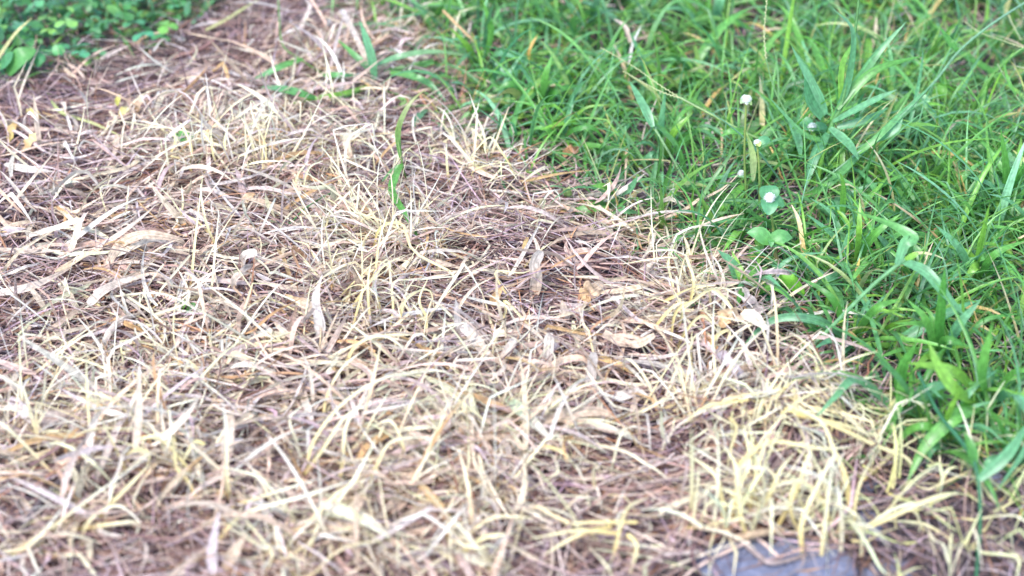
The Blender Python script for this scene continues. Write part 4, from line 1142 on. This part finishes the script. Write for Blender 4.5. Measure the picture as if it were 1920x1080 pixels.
clump('zigzag yellowish shoots at the upper green border', [
    [(962, 345, 4), (958, 310, 26), (940, 282, 40), (922, 257, 46), (888, 290, 36), (876, 312, 24)],
    [(932, 336, 6), (905, 312, 22), (878, 292, 32), (828, 240, 44)],
    [(850, 345, 4), (843, 300, 28), (846, 272, 40)],
    [(800, 330, 4), (806, 296, 26), (798, 262, 44)],
    [(780, 330, 4), (790, 300, 22), (770, 280, 34), (752, 300, 26)],
    [(880, 340, 4), (900, 318, 20), (948, 305, 30), (970, 322, 22)],
], 2.4, tip=(0.82, 0.82, 0.52))
clump('hooked white shoot over tan looped leaf, dropping straight down', [
    [(652, 352, 4), (646, 300, 30), (655, 260, 46), (690, 240, 44), (706, 232, 36)], [(668, 345, 4), (664, 310, 20), (676, 290, 28)], [(700, 345, 4), (692, 310, 24), (700, 280, 36)]], 3.2, root=(.7, .6, .48), tip=(.76, .70, .56))
clump('upright yellow white shoots in front of the blurred green leaf', [
    [(322, 312, 2), (323, 270, 28), (319, 234, 46)], [(364, 312, 2), (358, 275, 28), (346, 240, 44), (338, 228, 46)],
    [(410, 300, 2), (400, 265, 26), (380, 250, 34), (345, 262, 20)], [(428, 330, 2), (424, 285, 30), (430, 235, 52)],
    [(372, 330, 2), (340, 300, 20), (310, 285, 22), (300, 262, 32)], [(415, 345, 2), (408, 300, 28), (392, 258, 46), (395, 232, 52)]], 2.6, tip=(0.82, 0.82, 0.50))
clump('tall straight shoots right of the blurred green leaf, some broken over', [
    [(490, 340, 2), (493, 283, 34), (500, 230, 58), (508, 176, 78)], [(480, 330, 2), (470, 290, 24), (464, 260, 40)],
    [(515, 350, 2), (500, 310, 24), (494, 270, 42), (480, 225, 62), (456, 192, 70), (505, 232, 56)], [(470, 345, 2), (460, 300, 28), (455, 195, 74)],
    [(550, 390, 2), (555, 330, 30), (580, 300, 40)], [(574, 400, 2), (568, 350, 28), (580, 310, 44), (605, 300, 44)]], 2.2, tip=(0.83, 0.80, 0.56))
clump('thin bent shoots nearest the white stooping tuft at the left', [
    [(228, 420, 2), (220, 390, 18), (208, 410, 14), (190, 365, 34), (196, 345, 38), (232, 352, 30)], [(225, 425, 2), (232, 390, 22), (245, 350, 38)],
    [(400, 465, 2), (370, 420, 24), (338, 395, 32), (318, 368, 38), (280, 340, 34)], [(330, 440, 2), (340, 390, 28), (342, 340, 48)],
    [(402, 500, 2), (390, 440, 32), (378, 380, 56), (374, 345, 66)], [(440, 440, 2), (432, 400, 22), (405, 385, 28)]], 2.4, tip=(0.82, 0.80, 0.56))
clump('crossed pale straws over the thatch left of the forked leaf', [
    [(380, 477, 34), (320, 532, 26), (262, 584, 8)], [(294, 492, 34), (280, 530, 24), (263, 574, 8)], [(246, 552, 26), (285, 592, 22), (322, 630, 10)],
    [(318, 526, 26), (372, 560, 20), (426, 588, 8)], [(300, 590, 26), (350, 560, 30), (330, 500, 36)], [(484, 474, 30), (500, 500, 22), (518, 532, 8)],
    [(222, 560, 22), (310, 555, 28), (390, 590, 20)]], 2.6, root=(.72, .64, .44), tip=(.80, .74, .56))
clump('long curved bright shoots sweeping up right below the centre left', [
    [(560, 905, 4), (590, 830, 34), (640, 760, 56), (720, 715, 64), (820, 700, 58)], [(580, 920, 4), (600, 850, 34), (640, 790, 54), (700, 750, 60)],
    [(640, 930, 4), (640, 860, 30), (660, 800, 50), (690, 740, 66)], [(690, 960, 4), (700, 880, 34), (740, 830, 44), (800, 820, 40)],
    [(600, 800, 10), (612, 740, 34), (640, 690, 50), (690, 650, 58)], [(748, 890, 4), (752, 830, 26), (730, 790, 38), (690, 800, 30)],
    [(660, 700, 10), (675, 655, 30), (720, 640, 40), (780, 672, 28)], [(800, 870, 4), (830, 800, 34), (845, 745, 50)]], 3.2, tip=(0.84, 0.81, 0.62))
clump('angular stepped shoots, a flat top and sharp elbows, at lower left', [
    [(375, 968, 4), (345, 910, 24), (325, 870, 34), (320, 822, 46), (270, 820, 46), (258, 838, 40)], [(362, 900, 8), (330, 870, 30), (308, 828, 42), (262, 830, 40), (260, 870, 20)],
    [(398, 825, 34), (370, 835, 36), (340, 875, 26)], [(250, 880, 8), (250, 845, 28), (280, 850, 28), (275, 890, 10)], [(230, 900, 6), (210, 850, 26), (190, 790, 46)],
    [(180, 1000, 4), (190, 960, 24), (240, 900, 36), (290, 880, 34)]], 3.2)
clump('white shoots leaning together along the bottom edge left of the middle', [
    [(415, 1040, 2), (425, 990, 24), (470, 955, 38), (560, 925, 48), (650, 905, 48)], [(430, 960, 4), (500, 935, 30), (600, 900, 44)], [(140, 1020, 4), (165, 980, 24), (220, 950, 34), (272, 990, 20)],
    [(40, 1030, 4), (90, 985, 30), (180, 920, 48), (280, 860, 56)], [(10, 1050, 4), (60, 1010, 24), (120, 960, 40)], [(150, 1000, 8), (200, 985, 24), (270, 990, 22), (230, 1010, 8)],
    [(430, 975, 4), (432, 890, 34), (428, 800, 60), (422, 750, 66)]], 3.4, tip=(0.82, 0.80, 0.68))
clump('flat yellow shoots radiating right of the bottom middle', [
    [(1150, 1010, 30), (1080, 1000, 36), (1010, 1030, 24)], [(1165, 1000, 34), (1080, 995, 40), (990, 1002, 26)], [(1150, 1010, 30), (1180, 960, 40), (1220, 930, 36)], [(1155, 1000, 34), (1190, 1030, 30), (1190, 1085, 10)],
    [(860, 1050, 8), (900, 1015, 30), (960, 1002, 30)], [(1010, 830, 20), (1050, 850, 26), (1085, 880, 14)], [(1150, 990, 34), (1110, 975, 34), (1060, 985, 20)]], 3.4)
clump('thin kinked yellow shoots standing at the tip of the green border', [
    [(1140, 440, 2), (1148, 410, 18), (1141, 394, 26), (1168, 345, 52)], [(1190, 440, 2), (1195, 425, 18), (1150, 418, 24), (1142, 396, 30)], [(1115, 415, 2), (1112, 390, 16), (1090, 360, 30)],
    [(1210, 480, 2), (1218, 440, 24), (1232, 410, 40)], [(1100, 450, 2), (1104, 420, 20), (1118, 395, 34)]], 2.2)
clump('shaggy arched cream shoots on the mound beside the creamy thick leaf', [
    [(1250, 660, 2), (1262, 600, 30), (1290, 560, 48), (1340, 545, 52), (1372, 570, 44), (1375, 600, 30)], [(1280, 660, 2), (1290, 610, 30), (1320, 590, 40), (1350, 620, 26)],
    [(1262, 640, 2), (1268, 580, 34), (1262, 530, 52)], [(1290, 560, 20), (1291, 520, 44), (1282, 476, 62)], [(1220, 620, 10), (1260, 580, 34), (1300, 560, 40)],
    [(1330, 690, 2), (1345, 640, 24), (1368, 625, 30), (1340, 700, 10)], [(1300, 700, 2), (1295, 650, 26), (1310, 620, 36)], [(1280, 560, 14), (1300, 535, 34), (1335, 540, 40)]], 3.0)


# ------------------------------------------------------------------ stones
def stone(label, cx, cy, sx, sy, sz, rz, seed, sink=.3):
    c = at(cx, cy, 0)
    bm = bmesh.new()
    bmesh.ops.create_icosphere(bm, subdivisions=4, radius=1)
    g = np.random.default_rng(seed)
    pl = [(Vector(g.normal(0, 1, 3) * (1, 1, .5)).normalized(), g.uniform(.72, .95)) for _ in range(9)] + [(Vector((0.05, 0, 1)).normalized(), .55)]
    for v in bm.verts:
        for nrm, dd in pl:
            e = v.co.dot(nrm) - dd
            if e > 0: v.co -= nrm * e * 0.92
        p_ = v.co * 3 + Vector((seed, 0, 0))
        from mathutils import noise as mn
        v.co += v.normal * (mn.noise(p_) * .06 + mn.noise(p_ * 3) * .025)
        v.co = Vector((v.co.x * sx, v.co.y * sy, v.co.z * sz))
    for f_ in bm.faces: f_.smooth = True
    me = bpy.data.meshes.new('stone'); bm.to_mesh(me); bm.free(); me.materials.append(M_STONE)
    o = bpy.data.objects.new('stone', me); C.objects.link(o)
    o.location = (c[0], c[1], c[2] + sz * (.55 - sink) - .006); o.rotation_euler = (0, 0, rz)
    tag(o, label, 'stone', 'grey stones in the soil')


stone('large flat blue grey slab cut by the bottom edge', 1395, 1075, .040, .030, .016, .2, 4, .15)
stone('flat blue grey slab right of the large slab', 1520, 1062, .034, .026, .015, -.3, 9, .15)
stone('grey block between the yellow shoots at lower right', 1618, 985, .020, .016, .012, .5, 12)
stone('small dark grey stone above that block', 1622, 902, .012, .008, .008, .3, 15)
stone('smooth lilac grey stone at the right under the drooping blades', 1858, 872, .019, .022, .012, 1.2, 18)
stone('little grey stone showing through the matted yellow tuft', 1570, 815, .008, .006, .006, .9, 21)
stone('grey pebble on the dark soil right of the small dark stone', 1760, 935, .010, .007, .006, .4, 24)
stone('dark stone at the upper right behind a tan stem', 1880, 208, .026, .016, .010, .1, 27)
stone('dark flat stone by the top right corner', 1800, 62, .03, .02, .010, .6, 30)
stone('dark stone showing at the border above the pale shoots', 985, 328, .022, .012, .009, .2, 33)
stone('lilac grey stone at the bottom right of the yellow shoots', 1665, 1070, .022, .012, .01, .2, 36)
stone('grey stone peeking out of the top of the green grass', 1640, 238, .014, .009, .007, .2, 39)
